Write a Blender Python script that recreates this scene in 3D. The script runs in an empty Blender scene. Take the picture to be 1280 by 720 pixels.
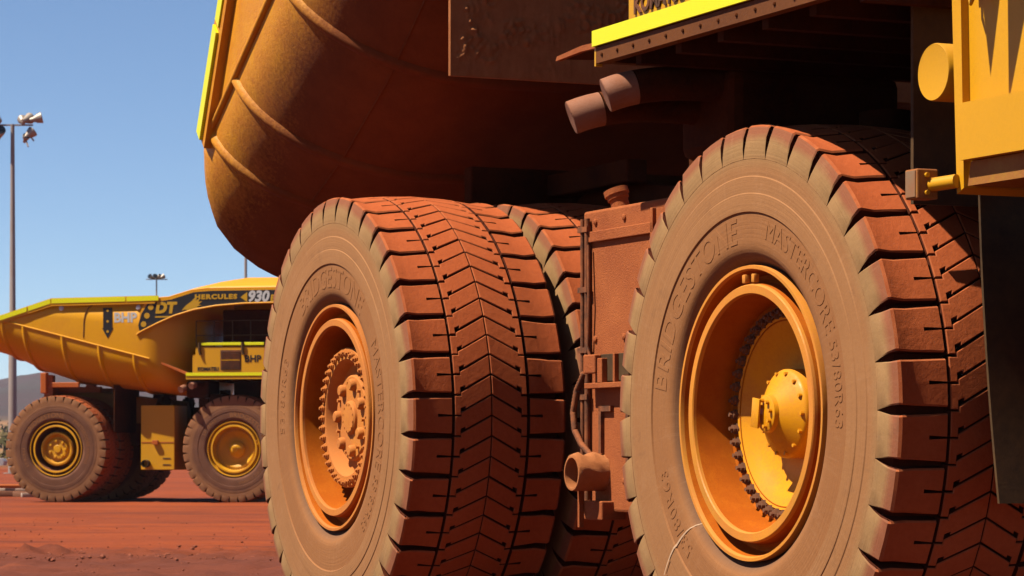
import bpy, bmesh, math, random
import numpy as np
from mathutils import Vector, Matrix, noise as mnoise

random.seed(7)
R = math.radians
scene = bpy.context.scene
col = scene.collection
PI = math.pi

# ------------------------------------------------------------------ camera
cam_d = bpy.data.cameras.new('camera')
cam = bpy.data.objects.new('camera', cam_d)
col.objects.link(cam)
cam.location = (0, 0, 1.59)
cam.rotation_euler = (R(90), 0, 0)
cam_d.lens = 98.4
cam_d.sensor_width = 36
cam_d.shift_y = 200 / 1280
cam_d.clip_start = 0.1
cam_d.clip_end = 20000
cam_d.dof.use_dof = True
cam_d.dof.focus_distance = 18.5
cam_d.dof.aperture_fstop = 9.0
scene.camera = cam

# ------------------------------------------------------------------ sky, sun, exposure
SUN_EL = 58.5
SUN_H = Vector((-0.955, -0.297)).normalized()          # horizontal direction towards the sun
world = bpy.data.worlds.new('World')
scene.world = world
world.use_nodes = True
wn = world.node_tree
wn.nodes.clear()
w_out = wn.nodes.new('ShaderNodeOutputWorld')
w_bg = wn.nodes.new('ShaderNodeBackground')
w_sky = wn.nodes.new('ShaderNodeTexSky')
w_sky.sky_type = 'NISHITA'
w_sky.sun_disc = False
w_sky.sun_elevation = R(SUN_EL)
w_sky.sun_rotation = math.atan2(SUN_H.x, SUN_H.y)
w_sky.altitude = 300
w_sky.air_density = 0.64
w_sky.dust_density = 0.0
w_sky.ozone_density = 4.2
w_bg.inputs['Strength'].default_value = 0.0515
wn.links.new(w_sky.outputs[0], w_bg.inputs['Color'])
wn.links.new(w_bg.outputs[0], w_out.inputs['Surface'])

sun_d = bpy.data.lights.new('sun', 'SUN')
sun_d.energy = 5.0
sun_d.angle = R(0.53)
sun_d.color = (1.0, 0.91, 0.77)
sun = bpy.data.objects.new('sun', sun_d)
col.objects.link(sun)
sdir = Vector((SUN_H.x * math.cos(R(SUN_EL)), SUN_H.y * math.cos(R(SUN_EL)), math.sin(R(SUN_EL))))
sun.rotation_euler = sdir.to_track_quat('Z', 'Y').to_euler()
sun.location = (-30, -10, 60)

scene.view_settings.view_transform = 'Standard'
scene.view_settings.look = 'None'
scene.view_settings.exposure = 1.26
scene.view_settings.gamma = 1.0
scene.view_settings.use_curve_mapping = False
scene.cycles.use_denoising = True
scene.cycles.max_bounces = 8
scene.cycles.diffuse_bounces = 4

# ------------------------------------------------------------------ materials
def srgb(r, g, b):
    f = lambda c: (c / 255 / 12.92) if c / 255 <= 0.04045 else ((c / 255 + 0.055) / 1.055) ** 2.4
    return (f(r), f(g), f(b), 1.0)

KA = 0.505                       # dust and dark paints: overall reflectance of the place
def lin(r, g, b):
    return (r * KA, g * KA, b * KA, 1.0)

class NT:
    def __init__(s, name):
        s.m = bpy.data.materials.new(name)
        s.m.use_nodes = True
        s.t = s.m.node_tree
        s.t.nodes.clear()
        s.out = s.t.nodes.new('ShaderNodeOutputMaterial')
        s.b = s.t.nodes.new('ShaderNodeBsdfPrincipled')
        s.t.links.new(s.b.outputs[0], s.out.inputs['Surface'])
        s.tc = s.t.nodes.new('ShaderNodeTexCoord')
    def n(s, kind, **kw):
        nd = s.t.nodes.new(kind)
        for k, v in kw.items():
            if k.startswith('i_'):
                nd.inputs[k[2:].replace('_', ' ')].default_value = v
            else:
                setattr(nd, k, v)
        return nd
    def l(s, a, b):
        s.t.links.new(a, b)
    def noise(s, scale, detail=6, rough=0.6, vec=None, stretch=None):
        nd = s.n('ShaderNodeTexNoise')
        nd.inputs['Scale'].default_value = scale
        nd.inputs['Detail'].default_value = detail
        nd.inputs['Roughness'].default_value = rough
        v = vec or s.tc.outputs['Object']
        if stretch:
            mp = s.n('ShaderNodeMapping')
            mp.inputs['Scale'].default_value = stretch
            s.l(v, mp.inputs['Vector'])
            v = mp.outputs[0]
        s.l(v, nd.inputs['Vector'])
        return nd.outputs['Fac']
    def ramp(s, fac, a, b):
        nd = s.n('ShaderNodeMapRange')
        nd.inputs['From Min'].default_value = a
        nd.inputs['From Max'].default_value = b
        s.l(fac, nd.inputs['Value'])
        return nd.outputs[0]
    def math(s, op, a, b=None):
        nd = s.n('ShaderNodeMath', operation=op)
        for i, v in enumerate((a, b)):
            if v is None:
                continue
            if isinstance(v, (int, float)):
                nd.inputs[i].default_value = v
            else:
                s.l(v, nd.inputs[i])
        return nd.outputs[0]
    def mix(s, fac, a, b):
        nd = s.n('ShaderNodeMix', data_type='RGBA')
        if isinstance(fac, (int, float)):
            nd.inputs[0].default_value = fac
        else:
            s.l(fac, nd.inputs[0])
        for i, v in ((6, a), (7, b)):
            if isinstance(v, tuple):
                nd.inputs[i].default_value = v
            else:
                s.l(v, nd.inputs[i])
        return nd.outputs[2]
    def bump(s, h, strength, dist):
        nd = s.n('ShaderNodeBump')
        nd.inputs['Strength'].default_value = strength
        nd.inputs['Distance'].default_value = dist
        s.l(h, nd.inputs['Height'])
        s.l(nd.outputs[0], s.b.inputs['Normal'])
    def normal_z(s):
        g = s.n('ShaderNodeNewGeometry')
        sp = s.n('ShaderNodeSeparateXYZ')
        s.l(g.outputs['Normal'], sp.inputs[0])
        return sp.outputs[2]
    def fin(s, color, rough=0.7, metallic=0.0, spec=0.3):
        if isinstance(color, tuple):
            s.b.inputs['Base Color'].default_value = color
        else:
            s.l(color, s.b.inputs['Base Color'])
        if isinstance(rough, (int, float)):
            s.b.inputs['Roughness'].default_value = rough
        else:
            s.l(rough, s.b.inputs['Roughness'])
        s.b.inputs['Metallic'].default_value = metallic
        s.b.inputs['Specular IOR Level'].default_value = spec
        return s.m

DUST = lin(0.42, 0.125, 0.040)

def dusty(name, base, dust=DUST, lo=0.42, hi=0.7, up=0.5, rough=0.5, scale=1.6, base2=None, spec=0.2, metallic=0.0, bump=0.12, streak=None, grain=0.22):
    """paint under red dust: noise patches, plus dust that has settled on faces that look up"""
    s = NT(name)
    big = s.noise(scale, 8, 0.65, stretch=streak)
    fine = s.noise(scale * 14, 6, 0.7)
    f = s.math('ADD', s.math('MULTIPLY', big, 0.68), s.math('MULTIPLY', fine, 0.32))
    d = s.ramp(f, lo, hi)
    if up:
        u = s.math('MULTIPLY', s.ramp(s.normal_z(), 0.2, 0.9), up)
        d = s.math('MINIMUM', s.math('ADD', d, u), 0.96)
    b = base
    if base2:
        b = s.mix(s.ramp(s.noise(scale * 0.6, 4, 0.5), 0.35, 0.65), base, base2)
    c = s.mix(d, b, dust)
    vf = s.ramp(s.noise(scale * 40, 4, 0.7), 0.2, 0.8)
    c = s.mix(s.math('MULTIPLY', vf, grain), c, s.mix(0.5, c, lin(0.05, 0.02, 0.01)))
    rr = s.math('ADD', s.math('MULTIPLY', d, 0.9 - rough), rough)
    if bump:
        s.bump(s.noise(scale * 30, 5, 0.7), bump, 0.02)
    return s.fin(c, rr, metallic, spec)

M = {}
# tyre sidewall: tan dust over rubber, rings of different wear come with the radius
def sidewall():
    s = NT('tyre_sidewall')
    sp = s.n('ShaderNodeSeparateXYZ')
    s.l(s.tc.outputs['Object'], sp.inputs[0])
    r2 = s.math('ADD', s.math('POWER', s.math('ABSOLUTE', sp.outputs[0]), 2), s.math('POWER', s.math('ABSOLUTE', sp.outputs[2]), 2))
    r = s.math('SQRT', r2)
    n1 = s.noise(2.2, 7, 0.65)
    n2 = s.noise(30, 6, 0.7)
    jit = s.math('MULTIPLY', s.math('SUBTRACT', n1, 0.5), 0.10)
    rj = s.math('ADD', r, jit)
    tan = lin(0.42, 0.186, 0.068)
    red = lin(0.385, 0.155, 0.052)
    wall = s.mix(s.ramp(n1, 0.35, 0.65), tan, lin(0.45, 0.205, 0.078))
    label = s.mix(s.ramp(n1, 0.35, 0.7), red, lin(0.41, 0.170, 0.058))
    c = s.mix(s.ramp(r, 1.288, 1.296), label, wall)
    grey = s.mix(s.ramp(s.noise(5, 6, 0.7), 0.3, 0.7), lin(0.40, 0.222, 0.088), lin(0.46, 0.25, 0.10))
    c = s.mix(s.ramp(rj, 1.56, 1.66), c, grey)
    c = s.mix(s.math('MULTIPLY', s.ramp(rj, 1.735, 1.79), 0.85), c, lin(0.36, 0.105, 0.05))
    bare = s.mix(s.ramp(n2, 0.3, 0.7), lin(0.10, 0.06, 0.042), lin(0.17, 0.09, 0.055))
    c = s.mix(s.math('MULTIPLY', s.ramp(r, 1.04, 0.985), 0.75), c, bare)
    c = s.mix(s.math('MULTIPLY', s.ramp(n2, 0.3, 0.75), 0.16), c, lin(0.16, 0.08, 0.04))
    # scuffs that run round the wall
    an = s.math('ARCTAN2', sp.outputs[0], sp.outputs[2])
    cb = s.n('ShaderNodeCombineXYZ')
    s.l(s.math('MULTIPLY', r, 60), cb.inputs[0])
    s.l(s.math('MULTIPLY', an, 1.6), cb.inputs[1])
    sc = s.noise(1.0, 4, 0.6, vec=cb.outputs[0])
    c = s.mix(s.math('MULTIPLY', s.ramp(sc, 0.5, 0.85), 0.20), c, lin(0.22, 0.10, 0.05))
    cb2 = s.n('ShaderNodeCombineXYZ')
    s.l(s.math('MULTIPLY', r, 2.2), cb2.inputs[0])
    s.l(s.math('MULTIPLY', an, 38), cb2.inputs[1])
    rad = s.noise(1.0, 5, 0.7, vec=cb2.outputs[0])
    c = s.mix(s.math('MULTIPLY', s.ramp(rad, 0.55, 0.8), 0.28), c, lin(0.56, 0.31, 0.16))
    c = s.mix(s.math('MULTIPLY', s.ramp(rad, 0.42, 0.22), 0.22), c, lin(0.20, 0.10, 0.05))
    rub = s.noise(3.1, 9, 0.72)
    c = s.mix(s.math('MULTIPLY', s.ramp(rub, 0.60, 0.74), 0.45), c, lin(0.15, 0.075, 0.04))
    c = s.mix(s.math('MULTIPLY', s.ramp(rub, 0.42, 0.25), 0.5), c, lin(0.52, 0.27, 0.13))
    h = s.math('ADD', s.math('MULTIPLY', n2, 0.5), s.math('MULTIPLY', sc, 0.6))
    s.bump(h, 0.32, 0.014)
    return s.fin(c, 0.85, 0, 0.15)
M['wall'] = sidewall()

def tread():
    s = NT('tyre_tread')
    n1 = s.noise(1.3, 6, 0.6)
    n2 = s.noise(22, 6, 0.72)
    c = s.mix(s.ramp(n1, 0.3, 0.7), lin(0.52, 0.108, 0.028), lin(0.62, 0.145, 0.040))
    c = s.mix(s.math('MULTIPLY', s.ramp(n2, 0.35, 0.8), 0.45), c, lin(0.34, 0.060, 0.014))
    c = s.mix(s.ramp(s.noise(7, 8, 0.75), 0.66, 0.74), c, lin(0.14, 0.05, 0.03))
    s.bump(n2, 0.35, 0.015)
    return s.fin(c, 0.9, 0, 0.12)
M['tread'] = tread()

M['edge'] = dusty('pale_lug_edge', lin(0.62, 0.17, 0.055), lo=0.4, hi=0.65, up=0.0, rough=0.9, scale=9, dust=lin(0.45, 0.10, 0.03), bump=0.2, spec=0.1, grain=0.5)  # dusty lug chamfers, painted paler to read as lit edges
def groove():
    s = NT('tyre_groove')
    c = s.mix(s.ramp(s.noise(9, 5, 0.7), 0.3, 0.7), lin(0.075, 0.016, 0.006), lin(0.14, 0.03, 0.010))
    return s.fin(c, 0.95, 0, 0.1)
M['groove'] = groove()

YEL = lin(0.90, 0.43, 0.012)
M['yellow'] = dusty('mine_yellow', YEL, lo=0.56, hi=0.95, up=0.3, rough=0.45, scale=1.1, base2=lin(0.82, 0.40, 0.012), bump=0.05)
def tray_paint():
    """gold paint; belly below the side seam painted dark for shade, with speckled red dirt"""
    s = NT('dirty_tray_belly_shade')
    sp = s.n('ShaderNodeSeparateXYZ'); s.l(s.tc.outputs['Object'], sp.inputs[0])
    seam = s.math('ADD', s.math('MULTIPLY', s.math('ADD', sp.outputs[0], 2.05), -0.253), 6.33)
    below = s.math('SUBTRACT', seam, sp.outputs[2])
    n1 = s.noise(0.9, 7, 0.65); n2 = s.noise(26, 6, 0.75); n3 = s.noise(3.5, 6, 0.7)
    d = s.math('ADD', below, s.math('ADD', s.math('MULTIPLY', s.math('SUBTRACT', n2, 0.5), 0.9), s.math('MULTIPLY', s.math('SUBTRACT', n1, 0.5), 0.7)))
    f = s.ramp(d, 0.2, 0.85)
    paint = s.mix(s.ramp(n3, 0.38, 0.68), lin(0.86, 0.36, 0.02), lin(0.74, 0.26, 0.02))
    dirt = s.mix(s.ramp(n3, 0.35, 0.65), lin(0.20, 0.048, 0.008), lin(0.27, 0.07, 0.014))  # dark red-brown: dirt speckle plus belly shade put into the colour
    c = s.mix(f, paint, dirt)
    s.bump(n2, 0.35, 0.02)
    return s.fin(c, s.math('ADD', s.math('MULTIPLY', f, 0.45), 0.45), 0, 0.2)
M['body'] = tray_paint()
M['farbody'] = dusty('clean_body_yellow', lin(1.0, 0.475, 0.006), dust=lin(0.80, 0.31, 0.008), lo=0.5, hi=0.85, up=0.3, rough=0.4, scale=0.7, base2=lin(0.96, 0.42, 0.004), bump=0.06)
M['lime'] = dusty('lime_reflective', lin(1.05, 1.02, 0.012), dust=lin(0.75, 0.55, 0.03), lo=0.6, hi=0.95, up=0.1, rough=0.35, scale=3, bump=0.0)
M['rim_y'] = dusty('rim_yellow', lin(1.0, 0.38, 0.03), dust=lin(0.88, 0.29, 0.045), lo=0.40, hi=0.66, up=0.35, rough=0.4, scale=2.2, base2=lin(0.66, 0.28, 0.03), bump=0.12)
M['rim_f'] = dusty('far_rim_yellow', lin(1.0, 0.48, 0.012), dust=lin(0.62, 0.25, 0.03), lo=0.42, hi=0.85, up=0.2, rough=0.35, scale=2.2, bump=0.05)
M['barrel'] = dusty('barrel_red_dust', lin(0.66, 0.17, 0.004), dust=lin(0.52, 0.11, 0.003), lo=0.35, hi=0.6, up=0.3, rough=0.7, scale=4.0, bump=0.15, spec=0.08)
M['rim_o'] = dusty('rim_orange_dust', lin(0.84, 0.31, 0.032), dust=lin(0.70, 0.225, 0.045), lo=0.30, hi=0.58, up=0.4, rough=0.5, scale=2.6, bump=0.2)
M['hub_y'] = dusty('hub_yellow', lin(1.0, 0.42, 0.010), dust=lin(0.75, 0.22, 0.015), lo=0.46, hi=0.75, up=0.25, rough=0.32, scale=3.0, bump=0.06)
M['nut_d'] = dusty('nut_dark', lin(0.10, 0.055, 0.03), dust=lin(0.33, 0.13, 0.06), lo=0.35, hi=0.7, up=0.4, rough=0.6, scale=9, bump=0.1)
M['steel_dust'] = dusty('dust_caked_steel', lin(0.44, 0.10, 0.022), lo=0.35, hi=0.65, up=0.5, rough=0.85, scale=2.5, dust=lin(0.62, 0.17, 0.042), bump=0.5, grain=0.6)
M['crust'] = dusty('mud_crust', lin(0.60, 0.20, 0.06), lo=0.4, hi=0.65, up=0.2, rough=0.95, scale=6, dust=lin(0.80, 0.29, 0.095), bump=0.8)
M['chassis'] = dusty('chassis_dark', lin(0.055, 0.016, 0.006), lo=0.4, hi=0.75, up=0.5, rough=0.85, scale=1.5, dust=lin(0.17, 0.045, 0.012), bump=0.2, spec=0.04)
M['frame_y'] = dusty('frame_yellow_dirty', lin(0.50, 0.24, 0.03), lo=0.4, hi=0.65, up=0.5, rough=0.6, scale=1.5, bump=0.2)
M['rubber'] = dusty('black_rubber', lin(0.05, 0.03, 0.014), lo=0.35, hi=0.75, up=0.3, rough=0.75, scale=1.2, dust=lin(0.20, 0.10, 0.035), bump=0.1, spec=0.15)
M['hose'] = dusty('dusty_hose', lin(0.05, 0.03, 0.02), lo=0.35, hi=0.6, up=0.6, rough=0.8, scale=8, bump=0.2)
M['exhaust'] = dusty('grey_exhaust_tip', lin(0.44, 0.20, 0.12), lo=0.4, hi=0.7, up=0.2, rough=0.8, scale=5, dust=lin(0.36, 0.125, 0.055), bump=0.2)
M['beam'] = dusty('dark_orange_beam', lin(0.21, 0.062, 0.008), lo=0.4, hi=0.75, up=0.3, rough=0.7, scale=3, dust=lin(0.13, 0.036, 0.008), bump=0.2)  # dark orange-brown throughout
M['lens'] = dusty('tan_lens', lin(0.34, 0.22, 0.12), lo=0.4, hi=0.8, up=0.0, rough=0.4, scale=8, bump=0.0)
M['black'] = dusty('decal_black', lin(0.028, 0.026, 0.028), lo=0.55, hi=0.95, up=0.1, rough=0.4, scale=2, dust=lin(0.18, 0.08, 0.04), bump=0.0)
M['white'] = dusty('decal_white', lin(0.72, 0.72, 0.70), lo=0.6, hi=1.0, up=0.1, rough=0.4, scale=3, bump=0.0)
M['greyw'] = dusty('decal_pale_grey', lin(0.55, 0.50, 0.42), lo=0.6, hi=1.0, up=0.1, rough=0.4, scale=3, bump=0.0)
M['gold'] = dusty('decal_gold', lin(0.72, 0.40, 0.02), lo=0.6, hi=1.0, up=0.1, rough=0.4, scale=3, bump=0.0)
M['galv'] = dusty('galvanised_steel', lin(0.46, 0.38, 0.34), lo=0.45, hi=0.9, up=0.1, rough=0.5, scale=1.0, dust=lin(0.36, 0.20, 0.13), metallic=0.2, bump=0.05)
M['lampbody'] = dusty('lamp_housing', lin(0.55, 0.46, 0.38), lo=0.5, hi=0.9, up=0.1, rough=0.4, scale=2, dust=lin(0.34, 0.16, 0.09), metallic=0.3, bump=0.0)
M['mesh'] = dusty('vent_brown', lin(0.11, 0.05, 0.025), lo=0.4, hi=0.8, up=0.3, rough=0.7, scale=4, bump=0.3)
M['chalk'] = dusty('chalk', lin(0.72, 0.46, 0.28), lo=0.55, hi=0.8, up=0.0, rough=0.9, scale=12, dust=lin(0.4, 0.2, 0.1), bump=0.0)
M['orange'] = dusty('safety_orange', lin(0.62, 0.14, 0.02), lo=0.5, hi=0.8, up=0.3, rough=0.5, scale=2, bump=0.05)
M['glass'] = NT('dark_glass').fin(lin(0.02, 0.025, 0.03), 0.08, 0, 0.6)
M['carwhite'] = dusty('white_car_paint', lin(0.68, 0.68, 0.68), lo=0.45, hi=0.9, up=0.1, rough=0.3, scale=2, bump=0.0)
M['wood'] = dusty('weathered_wood', lin(0.30, 0.13, 0.07), lo=0.45, hi=0.7, up=0.3, rough=0.85, scale=2, dust=lin(0.4, 0.16, 0.08), bump=0.2)
M['pale_wood'] = dusty('pale_board', lin(0.56, 0.42, 0.33), lo=0.5, hi=0.8, up=0.2, rough=0.85, scale=2, bump=0.2)

# ------------------------------------------------------------------ mesh helper
class MB:
    def __init__(s):
        s.v, s.f, s.m = [], [], []
    def add(s, verts, faces, mat=0):
        o = len(s.v)
        s.v.extend(tuple(p) for p in verts)
        for f in faces:
            s.f.append(tuple(i + o for i in f))
            s.m.append(mat)
        return s
    def box(s, x0, x1, y0, y1, z0, z1, bev=0.0, mat=0, M4=None):
        bm = bmesh.new()
        bmesh.ops.create_cube(bm, size=1)
        for v in bm.verts:
            v.co = Vector(((x0 + x1) / 2 + v.co.x * (x1 - x0), (y0 + y1) / 2 + v.co.y * (y1 - y0), (z0 + z1) / 2 + v.co.z * (z1 - z0)))
        if bev > 0:
            bmesh.ops.bevel(bm, geom=bm.edges[:], offset=bev, segments=2, affect='EDGES', profile=0.5)
        if M4 is not None:
            bm.transform(M4)
        bm.verts.index_update()
        s.add([v.co[:] for v in bm.verts], [[v.index for v in f.verts] for f in bm.faces], mat)
        bm.free()
        return s
    def lathe(s, prof, n=64, axis='y', mat=0, caps=False, centre=(0, 0, 0), mats=None):
        """prof: list of (position along axis, radius)"""
        vs, fs = [], []
        k = len(prof)
        cx, cy, cz = centre
        for i in range(n):
            a = 2 * PI * i / n
            ca, sa = math.cos(a), math.sin(a)
            for (p, r) in prof:
                if axis == 'y':
                    vs.append((cx + r * ca, cy + p, cz + r * sa))
                elif axis == 'x':
                    vs.append((cx + p, cy + r * ca, cz + r * sa))
                else:
                    vs.append((cx + r * ca, cy + r * sa, cz + p))
        o = len(s.v)
        s.v.extend(vs)
        for i in range(n):
            j = (i + 1) % n
            for q in range(k - 1):
                s.f.append((o + i * k + q, o + i * k + q + 1, o + j * k + q + 1, o + j * k + q))
                s.m.append(mats[q] if mats else mat)
        if caps:
            s.f.append(tuple(o + i * k for i in range(n))); s.m.append(mat)
            s.f.append(tuple(o + i * k + k - 1 for i in range(n))); s.m.append(mat)
        return s
    def tube(s, path, r, n=10, mat=0, caps=True):
        pts = [Vector(p) for p in path]
        rs = r if isinstance(r, (list, tuple)) else [r] * len(pts)
        up = Vector((0, 0, 1))
        o = len(s.v)
        prev = None
        for i, p in enumerate(pts):
            a = pts[max(i - 1, 0)]
            b = pts[min(i + 1, len(pts) - 1)]
            d = (b - a).normalized()
            if prev is None:
                e = d.cross(up)
                if e.length < 1e-3:
                    e = d.cross(Vector((1, 0, 0)))
            else:
                e = prev - d * prev.dot(d)
            e.normalize()
            prev = e
            g = d.cross(e)
            for k in range(n):
                t = 2 * PI * k / n
                s.v.append(tuple(p + (e * math.cos(t) + g * math.sin(t)) * rs[i]))
        for i in range(len(pts) - 1):
            for k in range(n):
                k2 = (k + 1) % n
                s.f.append((o + i * n + k, o + i * n + k2, o + (i + 1) * n + k2, o + (i + 1) * n + k)); s.m.append(mat)
        if caps:
            s.f.append(tuple(o + k for k in reversed(range(n)))); s.m.append(mat)
            s.f.append(tuple(o + (len(pts) - 1) * n + k for k in range(n))); s.m.append(mat)
        return s
    def prism(s, poly, fn, d0, d1, mat=0):
        """poly 2D, fn(u, v, d) -> 3D, extruded between d0 and d1"""
        n = len(poly)
        vs = [fn(u, v, d0) for u, v in poly] + [fn(u, v, d1) for u, v in poly]
        fs = [tuple(reversed(range(n))), tuple(range(n, 2 * n))]
        fs += [(i, (i + 1) % n, n + (i + 1) % n, n + i) for i in range(n)]
        return s.add(vs, fs, mat)
    def mesh(s, name, mats, smooth=None):
        me = bpy.data.meshes.new(name)
        me.from_pydata(s.v, [], s.f)
        for m in mats:
            me.materials.append(m)
        me.polygons.foreach_set('material_index', s.m)
        bm = bmesh.new(); bm.from_mesh(me)
        bmesh.ops.recalc_face_normals(bm, faces=bm.faces)
        bm.to_mesh(me); bm.free()
        if smooth is not None:
            me.shade_smooth()
            me.set_sharp_from_angle(angle=R(smooth))
        me.update()
        return me
    def build(s, name, mats, parent=None, smooth=None):
        if not isinstance(mats, (list, tuple)):
            mats = [mats]
        return link(name, s.mesh(name, mats, smooth), parent)

def link(name, me, parent=None, loc=None, rot=None):
    o = bpy.data.objects.new(name, me)
    col.objects.link(o)
    if parent is not None:
        o.parent = parent
    if loc is not None:
        o.location = loc
    if rot is not None:
        o.rotation_euler = rot
    return o

def tag(o, label=None, cat=None, group=None, kind=None):
    if label: o['label'] = label
    if cat: o['category'] = cat
    if group: o['group'] = group
    if kind: o['kind'] = kind
    return o

def text_verts(txt, size, depth, shear=0.0, bold=0.0, space=1.0):
    cu = bpy.data.curves.new('lettering', 'FONT')
    cu.body = txt
    cu.size = size
    cu.extrude = depth / 2
    cu.offset = bold
    cu.shear = shear
    cu.space_character = space
    cu.align_x = 'CENTER'
    cu.align_y = 'CENTER'
    cu.resolution_u = 3
    ob = bpy.data.objects.new('lettering', cu)
    col.objects.link(ob)
    dg = bpy.context.evaluated_depsgraph_get()
    me = bpy.data.meshes.new_from_object(ob.evaluated_get(dg))
    v = [tuple(p.co) for p in me.vertices]
    f = [tuple(p.vertices) for p in me.polygons]
    bpy.data.objects.remove(ob)
    bpy.data.curves.remove(cu)
    bpy.data.meshes.remove(me)
    return v, f

# ------------------------------------------------------------------ ground, hills, haze
def fbm(x, y, s, o=4):
    return mnoise.fractal(Vector((x * s, y * s, 3.7)), 1.0, 2.0, o)

def ground_z(x, y):
    base = 0.0
    if y > 30:
        base = -0.29 * min(1, (y - 30) / 62)
    return base

def ground():
    xs = np.concatenate([np.linspace(-3500, -120, 16), np.linspace(-105, -18, 24), np.linspace(-17, 3, 200), np.linspace(5, 60, 24), np.linspace(75, 3500, 16)])
    ys = np.concatenate([np.linspace(-400, -10, 14), np.linspace(-6, 28, 24), np.linspace(29, 112, 560), np.linspace(114, 260, 40), np.linspace(280, 6500, 40)])
    vs = []
    for y in ys:
        for x in xs:
            z = ground_z(x, y)
            if -17 <= x <= 3 and 29 <= y <= 112:
                e = min(1, (x + 17) / 2, (3 - x) / 2, (y - 29) / 2, (112 - y) / 4)
                near = max(0.0, min(1.0, (50 - y) / 8))
                h = 0.035 * fbm(x * 0.4, y, 0.55, 5) + 0.022 * mnoise.noise(Vector((x * 0.25, y * 1.3, 1.3)))
                h += near * (0.07 * max(0, mnoise.noise(Vector((x * 1.7, y * 1.1, 8.0)))) + 0.05 * fbm(x, y, 2.2, 3))
                # windrow left by a grader
                w = y - (42.6 - 0.16 * (x + 6) + 0.5 * mnoise.noise(Vector((x * 0.5, 0, 0))))
                h += math.exp(-(w / 1.0) ** 2) * (0.03 + 0.20 * max(0, fbm(x, y, 1.7, 5)))
                w2 = y - (62 + 0.1 * x + 1.2 * mnoise.noise(Vector((x * 0.2, 5, 0))))
                h += math.exp(-(w2 / 1.1) ** 2) * 0.05
                z += max(0, e) * h
            vs.append((x, y, z))
    nx = len(xs)
    fs = [(j * nx + i, j * nx + i + 1, (j + 1) * nx + i + 1, (j + 1) * nx + i) for j in range(len(ys) - 1) for i in range(nx - 1)]
    s = NT('red_earth')
    n1 = s.noise(0.09, 6, 0.6, stretch=(0.45, 1.0, 1.0))
    n2 = s.noise(0.5, 7, 0.65, stretch=(0.3, 1.0, 1.0))
    n3 = s.noise(7.0, 6, 0.75)
    c = s.mix(s.ramp(n1, 0.38, 0.62), lin(0.38, 0.075, 0.019), lin(0.27, 0.055, 0.020))
    c = s.mix(s.math('MULTIPLY', s.ramp(n2, 0.45, 0.68), 0.7), c, lin(0.43, 0.090, 0.022))
    c = s.mix(s.math('MULTIPLY', s.ramp(n2, 0.46, 0.3), 0.8), c, lin(0.16, 0.040, 0.021))
    sp = s.n('ShaderNodeSeparateXYZ'); s.l(s.tc.outputs['Object'], sp.inputs[0])
    yy = s.math('ADD', s.math('ADD', sp.outputs[1], s.math('MULTIPLY', sp.outputs[0], 0.16)), s.math('MULTIPLY', n2, 5.0))
    # coarser, browner strip of loose ground towards the camera
    c = s.mix(s.math('MULTIPLY', s.ramp(yy, 46.5, 43.5), 0.8), c, s.mix(s.ramp(n3, 0.3, 0.7), lin(0.15, 0.042, 0.024), lin(0.22, 0.066, 0.038)))
    c = s.mix(s.math('MULTIPLY', s.ramp(n3, 0.45, 0.75), 0.35), c, lin(0.12, 0.030, 0.016))
    # scrub-covered plain far out
    far = s.mix(s.ramp(s.noise(0.02, 6, 0.7), 0.4, 0.62), lin(0.30, 0.17, 0.07), lin(0.16, 0.12, 0.05))
    c = s.mix(s.ramp(sp.outputs[1], 240, 330), c, far)
    n4 = s.noise(0.9, 8, 0.7, stretch=(0.22, 1.6, 1.0))
    c = s.mix(s.math('MULTIPLY', s.ramp(n4, 0.52, 0.70), 0.75), c, lin(0.15, 0.035, 0.016))
    c = s.mix(s.math('MULTIPLY', s.ramp(n4, 0.42, 0.28), 0.6), c, lin(0.42, 0.105, 0.034))
    n5 = s.noise(0.16, 6, 0.6, stretch=(0.5, 1.3, 1.0))
    c = s.mix(s.math('MULTIPLY', s.ramp(n5, 0.50, 0.64), 0.5), c, lin(0.17, 0.045, 0.026))
    s.bump(s.math('ADD', n3, s.math('ADD', n4, s.math('MULTIPLY', n2, 0.6))), 0.7, 0.06)
    s.fin(c, 0.95, 0, 0.1)
    mb = MB(); mb.add(vs, fs)
    g = link('ground', mb.mesh('ground', [s.m], 60))
    return tag(g, kind='structure')
ground()

M['stone'] = dusty('dusty_stone', lin(0.22, 0.066, 0.036), lo=0.3, hi=0.6, up=0.5, rough=0.95, scale=9, dust=lin(0.32, 0.085, 0.04), bump=0.3)
def stones():
    """loose clods and stones on the near part of the yard, as one mass"""
    rnd = random.Random(3)
    ico = bmesh.new(); bmesh.ops.create_icosphere(ico, subdivisions=1, radius=1)
    base = [v.co.copy() for v in ico.verts]; tri = [[v.index for v in f.verts] for f in ico.faces]
    ico.free()
    mb = MB()
    for i in range(1500):
        if i < 600:
            x = rnd.uniform(-9, 0.5); y = 42.6 - 0.16 * (x + 6) + 0.5 * mnoise.noise(Vector((x * 0.5, 0, 0))) + rnd.gauss(0.3, 1.6)
            s = 0.012 + 0.04 * rnd.random() ** 4
        else:
            x = rnd.uniform(-12, 0.5); y = rnd.uniform(33, 75)
            s = 0.006 + 0.022 * rnd.random() ** 5
        z = ground_z(x, y) + 0.03
        q = [Vector((p.x * rnd.uniform(.7, 1.3), p.y * rnd.uniform(.7, 1.3), p.z * rnd.uniform(.5, .9))) * s + Vector((x, y, z)) for p in base]
        mb.add(q, tri, i % 2)
    o = mb.build('loose_stones', [M['stone'], M['stone']])
    tag(o, 'loose red stones and clods scattered over the dirt yard', 'stones', kind='stuff')
stones()

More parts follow.
